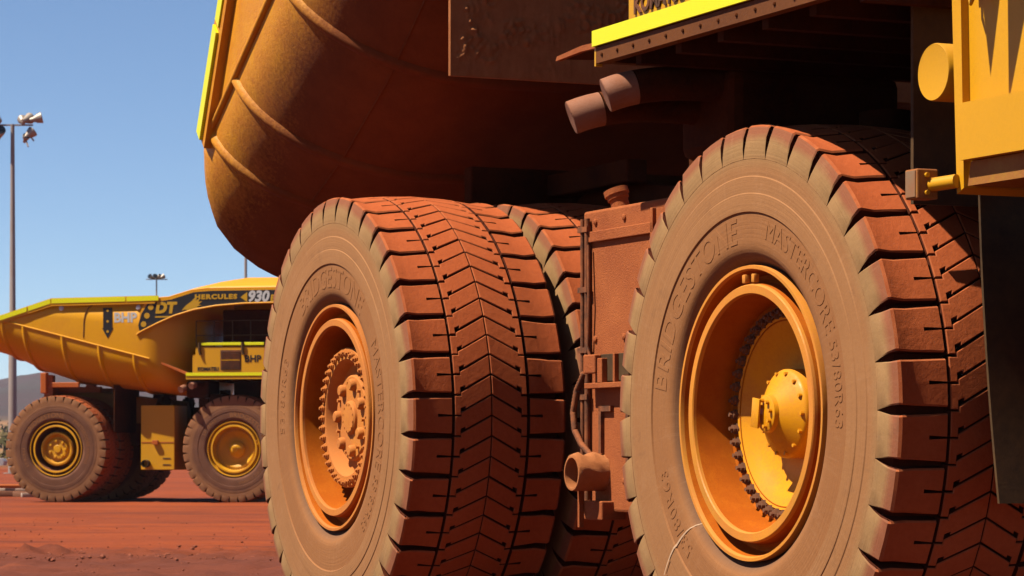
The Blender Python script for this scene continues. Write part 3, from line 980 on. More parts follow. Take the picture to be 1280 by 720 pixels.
def body_markings(b):
    yw = -(W0 + 0.007)
    mb = MB(); side_text(mb, 'BHP', 0.46, 2.52, 6.36, -(W0 + 0.004), depth=0.005, bold=0.016, sx=1.0); mb.build('lettering', M['white'], b)
    # black arrow strip with gold spots
    mb = MB(); mb.prism([(1.72, 6.72), (1.72, 6.02), (1.68, 6.02), (1.885, 5.66), (2.09, 6.02), (2.05, 6.02), (2.05, 6.72)], lambda u, v, d: (u, -d, v), W0 + 0.002, W0 + 0.012); mb.build('arrow_decal', M['black'], b)
    mb = MB()
    for z in (6.62, 6.25, 5.9):
        mb.lathe([(-(W0 + 0.010), 0.045), (-(W0 + 0.018), 0.045), (-(W0 + 0.018), 0.001)], 12, centre=(1.885, 0, z))
    mb.build('decal_spots', M['gold'], b)
    for t in (0.2, 3.0):
        mb = MB(); mb.lathe([(-(W0 - 0.01), 0.085), (-(W0 + 0.03), 0.085), (-(W0 + 0.035), 0.075), (-(W0 + 0.035), 0.001)], 16, centre=(t, 0, 6.72)); mb.build('round_reflector', M['white'], b, 40)
    # weld seam curving down the wall
    mb = MB(); mb.tube([(1.35, -(W0 + .004), 6.83), (1.2, -(W0 + .004), 6.74), (1.08, -(W0 + .004), 6.55), (1.02, -(W0 + .004), 6.3), (1.0, -(W0 + .004), 5.7)], 0.02, 6); mb.build('weld_seam', M['mesh'], b)
    mb = MB(); side_text(mb, 'DT', 0.5, 3.98, 6.68, -(W0 + 0.042), bold=0.03, shear=0.15, sx=1.05)
    mb.box(3.62, 4.30, -(W0 + .046), -(W0 + .036), 6.36, 6.41); mb.build('logo_lettering', M['gold'], b)
    mb = MB()
    for t, z in ((3.46, 6.72), (3.32, 6.43), (3.2, 6.14)):
        mb.lathe([(-(W0 + 0.034), 0.10), (-(W0 + 0.046), 0.10), (-(W0 + 0.046), 0.001)], 14, centre=(t, 0, z))
    mb.build('logo_spots', M['gold'], b)
    # leaping animal emblem: ragged wedge shape
    poly = [(x - 0.05, z + 0.17) for x, z in [(4.62, 6.42), (4.78, 6.60), (4.98, 6.74), (5.10, 6.86), (5.14, 6.77), (5.28, 6.84), (5.22, 6.72), (5.36, 6.74), (5.22, 6.62), (5.34, 6.60), (5.16, 6.55), (5.30, 6.46), (5.08, 6.50), (4.98, 6.42), (4.96, 6.36), (4.86, 6.40), (4.76, 6.46)]]
    mb = MB(); mb.prism(poly, lambda u, v, d: (u, -d, v), W0 + 0.034, W0 + 0.046); mb.build('emblem', M['gold'], b)
    mb = MB(); side_text(mb, 'HERCULES', 0.215, 5.80, 7.05, -(W0 + 0.042), bold=0.012, space=1.2, sx=1.3); mb.build('lettering', M['gold'], b)
    mb = MB(); mb.prism([(6.68, 7.03), (6.92, 7.2), (6.92, 6.86)], lambda u, v, d: (u, -d, v), W0 + 0.034, W0 + 0.046); mb.build('arrowhead', M['gold'], b)
    mb = MB(); mb.box(6.95, 8.2, -(W0 + .041), -(W0 + .035), 6.87, 7.19); mb.build('number_plate', M['black'], b)
    mb = MB(); side_text(mb, '930', 0.50, 7.30, 7.04, -(W0 + 0.044), depth=0.006, bold=0.02, shear=0.2, sx=1.0); mb.build('lettering', M['white'], b)
    mb = MB(); side_text(mb, 'E', 0.3, 7.82, 6.98, -(W0 + 0.048), bold=0.015, shear=0.1, sx=1.0); mb.build('lettering', M['gold'], b)

# ------------------------------------------------------------------ truck
def yl(l):                      # inset from the outer plane of the rear tyres -> local y (right side)
    return -3.70 + l

FT = 6.28                       # front axle
FI = 0.50                       # front tyre face inset

def truck(name, loc, rotz, raised, far):
    T = link(name, None, None, loc, (0, 0, rotz))
    SP = 1.49
    # wheels, right side then left side
    wheel(T, 'rear_wheel', 0, yl(0), 'rear', far, R(45 if not far else 20))
    wheel(T, 'rear_wheel', 0, yl(SP), 'inner', far, R(11), nuts=False, letters=False)
    wheel(T, 'front_wheel', FT, yl(FI), 'front', far, R(0 if not far else 75))
    wheel(T, 'rear_wheel', 0, 3.7, 'rear', far, R(3), side=1, nuts=False, letters=False)
    wheel(T, 'rear_wheel', 0, 3.7 - SP, 'inner', far, R(7), side=1, nuts=False, letters=False)
    wheel(T, 'front_wheel', FT, 3.7 - FI, 'front', far, R(13), side=1, nuts=False, letters=False)
    if not far:
        fw = [o for o in T.children if o.name.startswith('front_wheel')][0]
        mb = MB()
        pts = []
        for k in range(15):
            q = k / 14
            x = -0.655 - 0.42 * q - 0.05 * math.sin(q * 3); z = -0.715 - 0.40 * q + 0.05 * math.sin(q * 2.4)
            pts.append((x, z, 0.0022 + 0.003 * math.sin(q * 3)))
        for k in range(14):
            (x0, z0, w0), (x1, z1, w1) = pts[k], pts[k + 1]
            r0, r1 = math.hypot(x0, z0), math.hypot(x1, z1)
            yy = lambda r: float(np.interp(r, [0.95, 0.978, 1.005, 1.035, 1.065, 1.10, 1.283, 1.291, 1.5], [0.112, 0.072, 0.034, 0.012, 0.003, 0, 0.001, -0.009, -0.011])) - TOUT - 0.005
            mb.add([(x0 - w0, yy(r0), z0 + w0), (x0 + w0, yy(r0), z0 - w0), (x1 + w1, yy(r1), z1 - w1), (x1 - w1, yy(r1), z1 + w1)], [(0, 1, 2, 3)])
        mb.build('chalk_line', M['chalk'], fw)
    # chassis
    ch = MB()
    for sgn in (-1, 1):
        ch.box(-1.3, 9.0, sgn * 0.95 - 0.22, sgn * 0.95 + 0.22, 1.95, 2.75, 0.03)
    for t in (-1.0, 1.9, 3.4, 5.1, 7.6, 8.9):
        ch.box(t - 0.2, t + 0.2, -0.75, 0.75, 2.0, 2.6, 0.03)
    ch.box(5.15, 5.65, -2.5, 2.5, 2.85, 3.75, 0.05)                    # horse-collar cross member
    ch.box(-1.5, -1.0, -1.3, 1.3, 2.9, 3.7, 0.05)
    fr = ch.build('chassis_frame', M['chassis'], T)
    mb = MB(); mb.lathe([(-2.2, 0.50), (-1.6, 0.62), (-0.7, 0.75), (0.7, 0.75), (1.6, 0.62), (2.2, 0.50)], 32, centre=(0, 0, ZA)); mb.lathe([(-3.2, 0.48), (3.2, 0.48)], 32, centre=(0, 0, ZA), caps=True); mb.build('rear_axle', M['chassis'], T, 40)
    mb = MB(); mb.box(FT - 0.3, FT + 0.3, -2.2, 2.2, ZA - 0.35, ZA + 0.25, 0.05); mb.lathe([(-2.6, 0.35), (2.6, 0.35)], 24, centre=(FT, 0, ZA), caps=True); mb.build('front_axle', M['chassis'], T, 40)
    for sgn in (-1, 1):
        mb = MB(); mb.tube([(FT - 0.7, sgn * 1.75, 1.5), (FT - 0.75, sgn * 1.72, 2.6)], 0.24, 20); mb.tube([(FT - 0.75, sgn * 1.72, 2.6), (FT - 0.8, sgn * 1.70, 3.9)], 0.19, 20); mb.build('front_suspension', M['chassis'], T, 40)
        mb = MB(); mb.tube([(-0.5, sgn * 0.8, 2.3), (-0.7, sgn * 0.85, 3.4)], 0.17, 16); mb.build('rear_suspension', M['chassis'], T, 40)
    # rear bracket with lamp bar
    mb = MB()
    mb.box(-0.95, 0.75, -1.35, -1.15, 3.85, 4.05, 0.02); mb.box(-0.95, 0.75, 1.15, 1.35, 3.85, 4.05, 0.02)
    mb.box(-1.02, -0.85, -2.1, 2.1, 3.7, 4.1, 0.02)
    if far:
        mb.box(-1.05, -0.7, -2.2, -1.95, 3.55, 4.45, 0.03); mb.box(-1.05, -0.7, 1.95, 2.2, 3.55, 4.45, 0.03)
    if far:
        mb.box(-0.62, -0.40, yl(0.08), yl(0.34), 3.78, 4.5, 0.03); mb.box(-0.40, 0.75, yl(0.2), yl(0.34), 3.98, 4.16, 0.02)
    mb.build('rear_lamp_bracket', M['orange'] if far else M['chassis'], T)
    mb = MB()
    for sgn in (-1, 1):
        mb.prism([(-0.9, 2.7), (-0.9, 3.75), (-0.3, 4.0), (0.6, 3.85), (3.2, 3.55), (3.4, 2.7)], lambda u, v, d: (u, sgn * d, v), 0.8, 1.1)
    mb.build('hinge_plate', M['frame_y'] if far else M['chassis'], T)
    # body
    b = body_part(T, far)
    phi = R(45) if raised else 0.0
    hx, hz = HINGE
    Mb = Matrix.Translation((hx, 0, hz)) @ Matrix.Rotation(-phi, 4, 'Y') @ Matrix.Translation((-hx, 0, -hz))
    b.matrix_local = Mb
    def onbody(t, y, z):
        return Mb @ Vector((t, y, z))
    # hoists
    for sgn in (-1, 1):
        a = Vector((2.6, sgn * 1.35, 2.1)); c = onbody(3.2, sgn * 1.35, 3.75)
        mid = a + (c - a) * (0.5 if raised else 0.9)
        mb = MB(); mb.tube([a, mid], 0.24, 20); mb.tube([mid, a + (c - a) * (0.75 if raised else 0.95)], 0.19, 20); mb.tube([mid, c], 0.14, 20); mb.build('hoist_cylinder', M['chassis'], T, 40)
    # rubber-and-steel guards hanging from the body in front of the rear tyres
    for sgn in (-1, 1):
        p = onbody(1.95 if far else 2.5, 0, 3.97)
        topz, t0 = p.z + (0.25 if raised else 0.1), p.x
        y0, y1 = (yl(0.41), yl(2.9))
        botz = p.z - 1.55
        nu, nv = (200, 150) if (not far and sgn < 0) else (4, 4)
        vs = []
        for j in range(nv + 1):
            for i in range(nu + 1):
                y = y0 + (y1 - y0) * i / nu; z = botz + (topz - botz) * j / nv
                h = 0.0
                if nu > 10:
                    q = fbm(y * 3.2, z * 3.2, 1.0, 3)
                    c = fbm(y * 26, z * 20, 1.0, 5)
                    patch = max(0, min(1, (q + 0.15) * 3)) * min(1, (z - botz) / 0.25)
                    h = 0.032 * patch * max(0, c + 0.35) + 0.004 * fbm(y * 30, z * 3, 1.0, 2)
                    if i in (0, nu) or j in (0, nv): h = 0
                vs.append((t0 + 0.05 + h, sgn * -y * (1 if sgn < 0 else 1) if sgn > 0 else y, z))
        fs = [(j * (nu + 1) + i, j * (nu + 1) + i + 1, (j + 1) * (nu + 1) + i + 1, (j + 1) * (nu + 1) + i) for j in range(nv) for i in range(nu)]
        mb = MB(); mb.add(vs, fs); yy0, yy1 = sorted((vs[0][1], vs[nu][1]))
        mb.box(t0, t0 + 0.045, yy0, yy1, botz, topz, 0.004)
        mb.build('body_guard_flap', M['crust'] if not far else M['chassis'], T, 60)
    # side tank
    tank_y0, tank_y1 = yl(0.82), yl(2.2)
    tk = MB(); tk.box(2.8 if far else 3.1, 4.02 if far else 4.55, tank_y0, tank_y1, 1.12, 3.36, 0.02)
    tank = tk.build('side_tank', M['yellow'] if far else M['steel_dust'], T)
    tmat = M['yellow'] if far else M['steel_dust']
    if not far:
        mb = MB(); mb.box(3.22, 4.3, tank_y0 - 0.03, tank_y0, 3.12, 3.2, 0.006); mb.box(4.26, 4.3, tank_y0 - 0.03, tank_y0, 3.05, 3.3, 0.004); mb.build('lip_rail', tmat, tank)
        mb = MB(); mb.tube([(3.36, tank_y0 + 0.20, 3.33), (3.33, tank_y0 + 0.18, 3.45)], 0.07, 16); mb.tube([(3.33, tank_y0 + 0.18, 3.445), (3.321, tank_y0 + 0.174, 3.475)], 0.083, 20); mb.tube([(3.321, tank_y0 + 0.174, 3.475), (3.309, tank_y0 + 0.166, 3.515)], 0.095, 20); mb.build('filler_cap', tmat, tank, 30)
        mb = MB()
        for dx, r in ((0.05, 0.018), (0.13, 0.022)):
            mb.tube([(3.1 + dx, tank_y0 - 0.03, 3.3), (3.1 + dx, tank_y0 - 0.03, 1.2)], r, 8)
        for z in (1.5, 1.95, 2.3, 2.75, 3.2):
            mb.box(3.11, 3.27, tank_y0 - 0.055, tank_y0 - 0.02, z, z + 0.04)
        mb.build('conduit', M['hose'], tank, 50)
        mb = MB(); mb.box(3.42, 3.95, tank_y0 - 0.045, tank_y0 - 0.002, 2.08, 2.28, 0.004); mb.build('valve_dark_panel', M['rubber'], tank)  # black slab on the tank face stands in for a dark recess
        mb = MB(); mb.box(3.30, 3.98, tank_y0 - 0.09, tank_y0, 2.03, 2.07, 0.005); mb.box(3.52, 3.60, tank_y0 - 0.09, tank_y0 - 0.04, 2.07, 2.25, 0.005); mb.box(3.30, 3.50, tank_y0 - 0.10, tank_y0 - 0.04, 2.14, 2.28, 0.01); mb.box(3.76, 3.79, tank_y0 - 0.08, tank_y0 - 0.04, 2.07, 2.28, 0.004)
        mb.build('valve_block', tmat, tank)
        mb = MB(); mb.box(3.42, 3.46, tank_y0 - 0.03, tank_y0, 1.55, 1.9); mb.box(3.42, 3.62, tank_y0 - 0.03, tank_y0, 1.86, 1.9); mb.box(3.86, 3.9, tank_y0 - 0.025, tank_y0, 1.45, 1.98); mb.build('bracket_strap', M['hose'], tank)
        mb = MB(); hp = [(3.22, -0.05, 2.15), (3.13, -0.07, 2.02), (3.10, -0.085, 1.86), (3.14, -0.09, 1.72), (3.24, -0.085, 1.62), (3.36, -0.07, 1.54)]
        hp = [tuple(np.interp(q, np.linspace(0, 1, 6), [p[c] for p in hp]) + (tank_y0 if c == 1 else 0) for c in range(3)) for q in np.linspace(0, 1, 61)]
        mb.tube(hp, [0.026 if k % 2 else 0.021 for k in range(61)], 10); mb.build('hose', M['hose'], tank, 60)
    # short open pipe jutting out below the tank
    cy = tank_y0
    px_, pz_ = (3.02, 1.34) if far else (3.43, 1.405)
    mb = MB()
    outer = [(cy + 0.35 - 0.60 * k / 24, 0.132) for k in range(25)]
    mb.lathe(outer + [(cy - 0.255, 0.128), (cy - 0.255, 0.114), (cy + 0.30, 0.110), (cy + 0.30, 0.001)], 56, centre=(px_, 0, pz_))
    if not far:                      # mud lying along the top of the pipe
        nv_ = []
        for (x, y, z) in mb.v:
            dx_, dz_ = x - px_, z - pz_; rr = math.hypot(dx_, dz_)
            if rr > 0.125 and y > cy - 0.252:
                q = max(0, dz_ / rr + 0.25) * max(0, fbm(x * 1.0 + y * 9, y * 16 + z * 20, 1.0, 4) + 0.45)
                k = 1 + 0.16 * q * min(1, (y - cy + 0.27) / 0.05)
                x, z = px_ + dx_ * k, pz_ + dz_ * k
            nv_.append((x, y, z))
        mb.v = nv_
    mb.build('pipe_stub', M['crust'] if not far else M['rubber'], tank, 40)
    if not far:
        mb = MB(); mb.box(3.30, 3.62, cy - 0.10, cy + 0.1, 1.06, 1.20, 0.01); mb.box(3.29, 3.32, cy - 0.14, cy - 0.10, 1.0, 1.28, 0.004); mb.build('step_bracket', tmat, tank)
    if far:
        mb = MB(); mb.box(3.25, 3.45, cy - 0.12, cy - 0.014, 2.0, 2.15, 0.01); mb.box(2.82, 4.0, cy - 0.012, cy - 0.002, 2.06, 2.09); mb.build('latch', M['orange'], tank)
        mb = MB()
        for z in (1.28, 1.5): mb.box(3.6, 3.88, cy - 0.012, cy - 0.002, z, z + 0.04)
        mb.build('louvre', M['rubber'], tank)
    # left tank
    mb = MB(); mb.box(3.0, 4.6, 1.5, -tank_y0, 1.12, 3.36, 0.02); mb.build('side_tank', M['chassis'], T)
    # deck
    t0, t1 = 4.68, 8.25
    dl = 0.15
    zb, zt = 4.24, 4.38
    mb = MB(); mb.box(t0, t1, yl(dl) + 0.02, 3.53, zt - 0.03, zt + 0.02, 0.0)
    deck = mb.build('deck', M['frame_y'] if far else M['chassis'], T)
    mb = MB()
    for y in (yl(dl) + 0.01, 3.45):
        mb.box(t0, t1, y, y + 0.08, zb, zt - 0.032)
    mb.box(t0 + 0.002, t0 + 0.1, yl(dl) + 0.092, 3.44, zb + 0.002, zt - 0.034)
    mb.build('deck_beam', M['beam'] if not far else M['yellow'], deck)
    for k in range(6):
        t = t0 + 0.45 + k * 0.58
        mb = MB(); mb.box(t, t + 0.08, yl(dl) + 0.095, 3.44, zb - 0.06, zt - 0.035); mb.build('deck_cross_beam', M['chassis'], deck)
    if not far:
        mb = MB()
        for k in range(14):
            t = t0 + 0.1 + k * 0.24
            mb.lathe([(yl(dl) + 0.012, 0.013), (yl(dl) + 0.002, 0.013), (yl(dl) - 0.002, 0.001)], 8, centre=(t, 0, zb + 0.05))
        tag(mb.build('bolt_heads', M['chassis'], deck), kind='stuff')
    mb = MB(); mb.box(t0 - 0.02, t1, yl(dl) - 0.012, yl(dl) + 0.008, zt - 0.025, zt + 0.085, 0.002); mb.build('reflective_strip', M['lime'], deck)
    mb = MB(); mb.box(t0 - 0.02, t0 + 0.004, yl(dl) + 0.0085, yl(dl) + 0.06, zb - 0.02, zt + 0.08, 0.002); mb.build('end_plate', M['yellow'], deck)
    # splash bar reaching back from the deck corner
    mb = MB()
    if raised:
        mb.prism([(3.98, 4.345), (4.0, 4.375), (4.4, 4.40), (5.0, 4.385), (5.0, 4.345), (4.4, 4.36)], lambda u, v, d: (u, d, v), yl(0.18), yl(0.215))
        pv = [(4.02, yl(0.22), 4.375), (4.66, yl(0.22), 4.385), (4.66, yl(1.8), 4.385), (4.45, yl(1.8), 4.38)]  # plate added to shade the exhaust outlet below
        shade_pl = MB(); shade_pl.add(pv + [(x, y, z - 0.02) for x, y, z in pv], [(0, 1, 2, 3), (7, 6, 5, 4), (0, 4, 5, 1), (1, 5, 6, 2), (2, 6, 7, 3), (3, 7, 4, 0)])
        shade_pl.build('exhaust_shade_plate', M['chassis'], deck)
    else:
        mb.prism([(3.75, 4.78), (3.78, 4.84), (4.7, 4.46), (4.9, 4.40), (4.9, 4.34), (4.7, 4.38)], lambda u, v, d: (u, d, v), yl(0.18), yl(0.62))
    mb.build('splash_plate', M['steel_dust'] if raised else M['orange'], deck)
    # cabinet on the deck
    cl = 0.28
    mb = MB(); mb.box(4.96, 7.45, yl(cl), yl(2.2), zt + 0.03, 5.36, 0.02)
    cab = mb.build('deck_cabinet', M['yellow'], T)
    mb = MB(); mb.box(4.84, 4.955, yl(cl) + 0.05, yl(2.1), zt + 0.03, 5.1, 0.01); mb.build('cabinet_end', M['yellow'], cab)
    for a, c in ((5.15, 6.62), (6.72, 7.42)):
        mb = MB(); mb.box(a, c, yl(cl) - 0.03, yl(cl) + 0.03, 5.40, 5.50, 0.01); mb.build('reflective_strip', M['lime'], cab)
    mb = MB(); mb.box(5.86, 6.60, yl(cl) - 0.012, yl(cl) + 0.01, 4.56, 5.24, 0.004); mb.build('vent_backing', M['mesh'], cab)
    for k in range(9):
        z = 4.6 + k * 0.07
        mb = MB(); mb.box(5.9, 6.56, yl(cl) - 0.035, yl(cl) - 0.014, z, z + 0.028); mb.build('vent_slat', M['mesh'] if k != 4 else M['yellow'], cab)
    mb = MB(); side_text(mb, 'KOMATSU', 0.17, 5.42, 4.59, yl(cl) - 0.006, bold=0.006, sx=0.95); mb.build('lettering', M['black'] if far else M['mesh'], cab)
    mb = MB(); side_text(mb, 'BHP', 0.33, 7.02, 4.93, yl(cl) - 0.006, bold=0.006); mb.build('lettering', M['black'], cab)
    for t in (5.12, 6.66):
        mb = MB(); mb.tube([(t, yl(cl) - 0.05, 5.5), (t, yl(cl) - 0.05, 5.2), (t + 0.04, yl(cl) - 0.05, 5.08)], 0.05, 8); mb.build('hinge_arm', M['rubber'], cab, 40)
    # handrail on the deck edge
    hr = MB()
    for t in np.linspace(4.95, 8.2, 6):
        hr.tube([(t, yl(0.4), 5.3), (t, yl(0.4), 6.25)], 0.02, 6)
    for z in (5.75, 6.25):
        hr.tube([(4.95, yl(0.4), z), (8.2, yl(0.4), z)], 0.02, 6)
    hr.build('handrail', M['rubber'], T, 60)
    # cab (left) and grid box (right) up on the deck
    mb = MB(); mb.box(5.6, 8.1, 1.2, 3.3, zt + 0.03, 6.35, 0.05); mb.build('operator_cab', M['yellow'], T)
    mb = MB(); mb.box(5.3, 9.3, -1.45, 0.8, zt + 0.03, 6.72, 0.05); mb.build('retarding_grid_box', M['chassis'], T)
    # engine block under the deck
    mb = MB(); mb.box(5.7, 9.0, -1.45, 1.45, 2.8, 4.2, 0.05); mb.build('engine', M['chassis'], T)
    # exhaust outlets
    def elbow(p0, p1, p2, r):
        pts = []
        for k in range(13):
            q = k / 12
            pts.append(Vector(p0) * (1 - q) ** 2 + Vector(p1) * 2 * q * (1 - q) + Vector(p2) * q * q)
        m = MB(); m.tube(pts[:10], r, 24, caps=False, mat=1); m.tube(pts[9:], r * 1.004, 24, caps=False)  # inner run coloured near-black for shade under the deck, tip left paler
        # rolled lip and dark bore
        d = (pts[-1] - pts[-2]).normalized()
        m.tube([pts[-1], pts[-1] + d * 0.004, pts[-1] - d * 0.002, pts[-3]], [r, r * 0.95, r * 0.9, r * 0.88], 24, caps=False)
        return m
    elbow((4.95, yl(1.3), 4.08), (4.98, yl(0.48), 4.15), (4.84, yl(0.16), 4.00), 0.118).build('exhaust_outlet', [M['exhaust'], M['chassis']], T, 50)
    elbow((4.60, yl(1.2), 3.96), (4.64, yl(0.40), 4.04), (4.50, yl(0.06), 3.88), 0.118).build('exhaust_outlet', [M['exhaust'], M['chassis']], T, 50)
    mb = MB(); mb.box(4.4, 5.2, yl(0.95), yl(2.3), 3.62, 4.2, 0.08); mb.build('muffler', M['chassis'], T)
    mb = MB(); mb.tube([(4.9, yl(1.3), 3.95), (4.9, yl(1.3), 3.3)], 0.06, 12); mb.box(4.75, 5.1, yl(1.25), yl(1.65), 3.1, 3.6, 0.02); mb.build('exhaust_bracket', M['chassis'], T)
    if not far:
        mb = MB(); mb.tube([(3.27, tank_y0 - 0.04, 3.1), (3.30, tank_y0 - 0.05, 2.7), (3.27, tank_y0 - 0.05, 2.35), (3.36, tank_y0 - 0.05, 2.2)], 0.012, 8); mb.build('cable', M['hose'], tank, 60)
        for t, z in ((3.32, 3.27), (3.8, 3.27), (4.25, 3.27), (3.32, 2.4), (3.8, 2.4), (3.8, 1.35)):
            mb = MB(); mb.lathe([(tank_y0 + 0.002, 0.024), (tank_y0 - 0.012, 0.024), (tank_y0 - 0.018, 0.015), (tank_y0 - 0.018, 0.001)], 8, centre=(t, 0, z)); mb.build('bolt_head', tmat, tank, 40)
    # fender and flaps round the front tyre
    mb = MB(); mb.box(7.92, 7.95, yl(0.66), yl(2.3), 3.03, 4.22, 0.0); mb.build('fender_plate', M['rubber'], T)
    mb = MB()
    n = 14
    vs = []
    for k in range(n + 1):
        z = 3.15 - (3.15 - 1.27) * k / n
        bend = -0.13 * (k / n) ** 2
        for (dx) in (0.0, 0.02):
            vs.append((8.34 - bend + dx, yl(0.85 + 0.05 * (k / n)), z)); vs.append((8.34 - bend + dx, yl(2.4), z))
    fs = []
    for k in range(n):
        a = k * 4; c = a + 4
        fs += [(a, a + 1, c + 1, c), (a + 2, c + 2, c + 3, a + 3), (a, c, c + 2, a + 2), (a + 1, a + 3, c + 3, c + 1)]
    fs += [(0, 2, 3, 1), (n * 4, n * 4 + 1, n * 4 + 3, n * 4 + 2)]
    mb.add(vs, fs); mb.build('mud_flap', M['rubber'], T, 40)
    # front upright: side wall beneath the ladder landing
    fx, fl = 8.64, 0.50
    mb = MB()
    mb.box(fx + 0.06, 10.0, yl(fl) + 0.03, yl(fl) + 0.08, 3.1, 4.75, 0.004)            # recessed web
    mb.prism([(fx - 0.03, 4.75), (fx + 0.07, 4.75), (fx + 0.12, 3.05), (fx + 0.05, 3.02)], lambda u, v, d: (u, d, v), yl(fl) - 0.02, yl(fl) + 0.5)
    up = mb.build('front_upright', M['yellow'], T)
    mb = MB(); mb.prism([(fx + 0.14, 3.20), (9.9, 3.20), (9.9, 3.52), (fx + 0.09, 3.52)], lambda u, v, d: (u, d, v), yl(fl) - 0.06, yl(fl) + 0.028); mb.build('front_box_panel', M['yellow'], up)
    mb = MB(); mb.prism([(fx + 0.16, 3.195), (9.9, 3.195), (9.9, 3.06), (fx + 0.13, 3.06)], lambda u, v, d: (u, d, v), yl(fl) + 0.0, yl(fl) + 0.5); mb.build('front_kick_panel', M['frame_y'], up)
    mb = MB(); mb.tube([(fx + 0.22, yl(fl) + 0.0, 4.16), (fx + 0.22, yl(fl) - 0.05, 4.12), (fx + 0.25, yl(fl) - 0.06, 4.06), (fx + 0.29, yl(fl) - 0.05, 4.12), (fx + 0.29, yl(fl), 4.16)], 0.012, 8); mb.box(fx + 0.19, fx + 0.32, yl(fl) - 0.012, yl(fl) + 0.03, 4.12, 4.17); mb.build('shackle', M['yellow'], up)
    # unseen rail and gussets, added and shaped to cast a W shadow below
    mb = MB()
    for pts in ([(8.76, 5.1), (9.06, 5.1), (8.90, 4.36)], [(9.08, 4.20), (9.06, 5.2), (9.42, 5.2)]):
        mb.prism(pts, lambda u, v, d: (u, d, v), yl(0.10), yl(0.12))
    mb.tube([(8.7, yl(0.11), 5.1), (9.7, yl(0.11), 5.15)], 0.025, 8)
    mb.tube([(8.72, yl(0.11), 5.1), (8.70, yl(0.5), 4.7)], 0.025, 8)
    mb.tube([(9.7, yl(0.11), 5.15), (9.7, yl(0.5), 4.7)], 0.025, 8)
    mb.build('shadow_gussets', M['yellow'], T)
    # round duct with capped end
    dx, dz = 8.46, 3.735
    mb = MB(); mb.lathe([(yl(0.7), 0.165), (yl(0.48), 0.165), (yl(0.47), 0.16), (yl(0.472), 0.15), (yl(0.472), 0.001)], 40, centre=(0, 0, 0))
    d = mb.build('air_duct', M['yellow'], T, 40)
    d.location = (dx, 0, dz)
    mb = MB(); mb.lathe([(yl(0.7), 0.164), (yl(1.4), 0.164)], 40); d2 = mb.build('duct_tube', M['yellow'], d, 40)
    # small square lamp on a stalk
    mb = MB(); mb.box(8.43, 8.56, yl(0.30), yl(0.44), 3.0, 3.17, 0.008); lm = mb.build('marker_lamp', M['frame_y'], T)
    mb = MB(); mb.box(8.445, 8.545, yl(0.30) - 0.006, yl(0.30) + 0.002, 3.01, 3.16, 0.002); mb.build('lamp_lens', M['lens'], lm)
    mb = MB(); mb.tube([(8.55, yl(0.4), 3.08), (8.72, yl(0.46), 3.09)], 0.04, 10); mb.build('lamp_stalk', M['yellow'], lm, 50)
    mb = MB()
    for z in (3.035, 3.135):
        mb.lathe([(8.56, 0.014), (8.58, 0.014), (8.58, 0.001)], 8, axis='x', centre=(0, yl(0.36), z))
    mb.build('lamp_screw', M['yellow'], lm)
    # bumper
    mb = MB(); mb.box(9.0, 9.9, -3.0, 3.0, 1.9, 2.9, 0.08); mb.build('front_bumper', M['chassis'], T)
    return T

near_rot = math.atan2(-0.913, 0.408)
nt = truck('haul_truck', (1.90, 25.01, 0.0), near_rot, True, False)
tag(nt, 'huge dust-caked mining truck in the foreground with its tray tipped up', 'mining truck', 'mining haul trucks')

ft_yaw = -R(12)
fx_dir = Vector((math.cos(ft_yaw), math.sin(ft_yaw))); fl_dir = Vector((-math.sin(ft_yaw), math.cos(ft_yaw)))
FZ = 97.0
rear_face = Vector(((70 - 640) / 3500 * FZ, FZ))
org = rear_face + fl_dir * 3.7
ftk = truck('haul_truck', (org.x, org.y, -0.29), ft_yaw, False, True)
tag(ftk, 'clean yellow mining truck parked in the distance with its tray down', 'mining truck', 'mining haul trucks')

# ------------------------------------------------------------------ light masts
def mast(px, Z, H, r0, head, label):
    x = (px - 640) / 3500 * Z
    e = link('light_mast', None, None, (x, Z, -0.3))
    mb = MB(); mb.tube([(0, 0, 0), (0, 0, H * 0.42), (0, 0, H * 0.425), (0, 0, H)], [r0, r0 * 0.86, r0 * 0.72, r0 * 0.42], 16); mb.lathe([(0, r0 * 2), (0.08, r0 * 2), (0.08, r0)], 16, axis='z'); mb.build('pole', M['galv'], e, 50)
    mb = MB(); mb.box(-1.45, 1.5, -0.06, 0.06, H - 0.12, H, 0.01, M4=Matrix.Rotation(R(1.5), 4, 'Y') if False else None); mb.build('cross_arm', M['galv'], e)
    lamps = head
    for (lx, lz, yaw, pitch, s) in lamps:
        f = link('floodlight', None, e, (lx, 0, H + lz))
        f.rotation_euler = (R(pitch), 0, R(yaw))
        mb = MB(); mb.lathe([(-0.42 * s, 0.40 * s), (-0.38 * s, 0.42 * s), (-0.1 * s, 0.34 * s), (0.2 * s, 0.2 * s), (0.5 * s, 0.16 * s), (0.52 * s, 0.001)], 16); mb.build('lamp_housing', M['lampbody'], f, 40)
        mb = MB(); mb.lathe([(-0.41 * s, 0.385 * s), (-0.415 * s, 0.001)], 16); mb.build('lamp_glass', M['glass'], f)
        mb = MB(); mb.box(-0.04, 0.04, -0.05, 0.05, -abs(lz) * 0.8, 0, 0.0); mb.build('yoke', M['galv'], f)
    tag(e, label, 'light mast', 'floodlight masts')
    return e
mast(15.5, 205, 25.6, 0.33, [(1.05, 0.35, 150, -20, 1.0), (1.75, 0.40, 100, -15, 1.0), (0.75, 0.25, -160, -25, .85), (1.2, -0.75, 120, -40, 1.0), (0.95, -1.05, 30, -40, .7), (-1.25, 0.5, -20, -20, 1.25), (-1.1, -0.75, 20, -40, 1.3)],
     'tall floodlight mast at the far left of the photo rising above the distant truck tail')
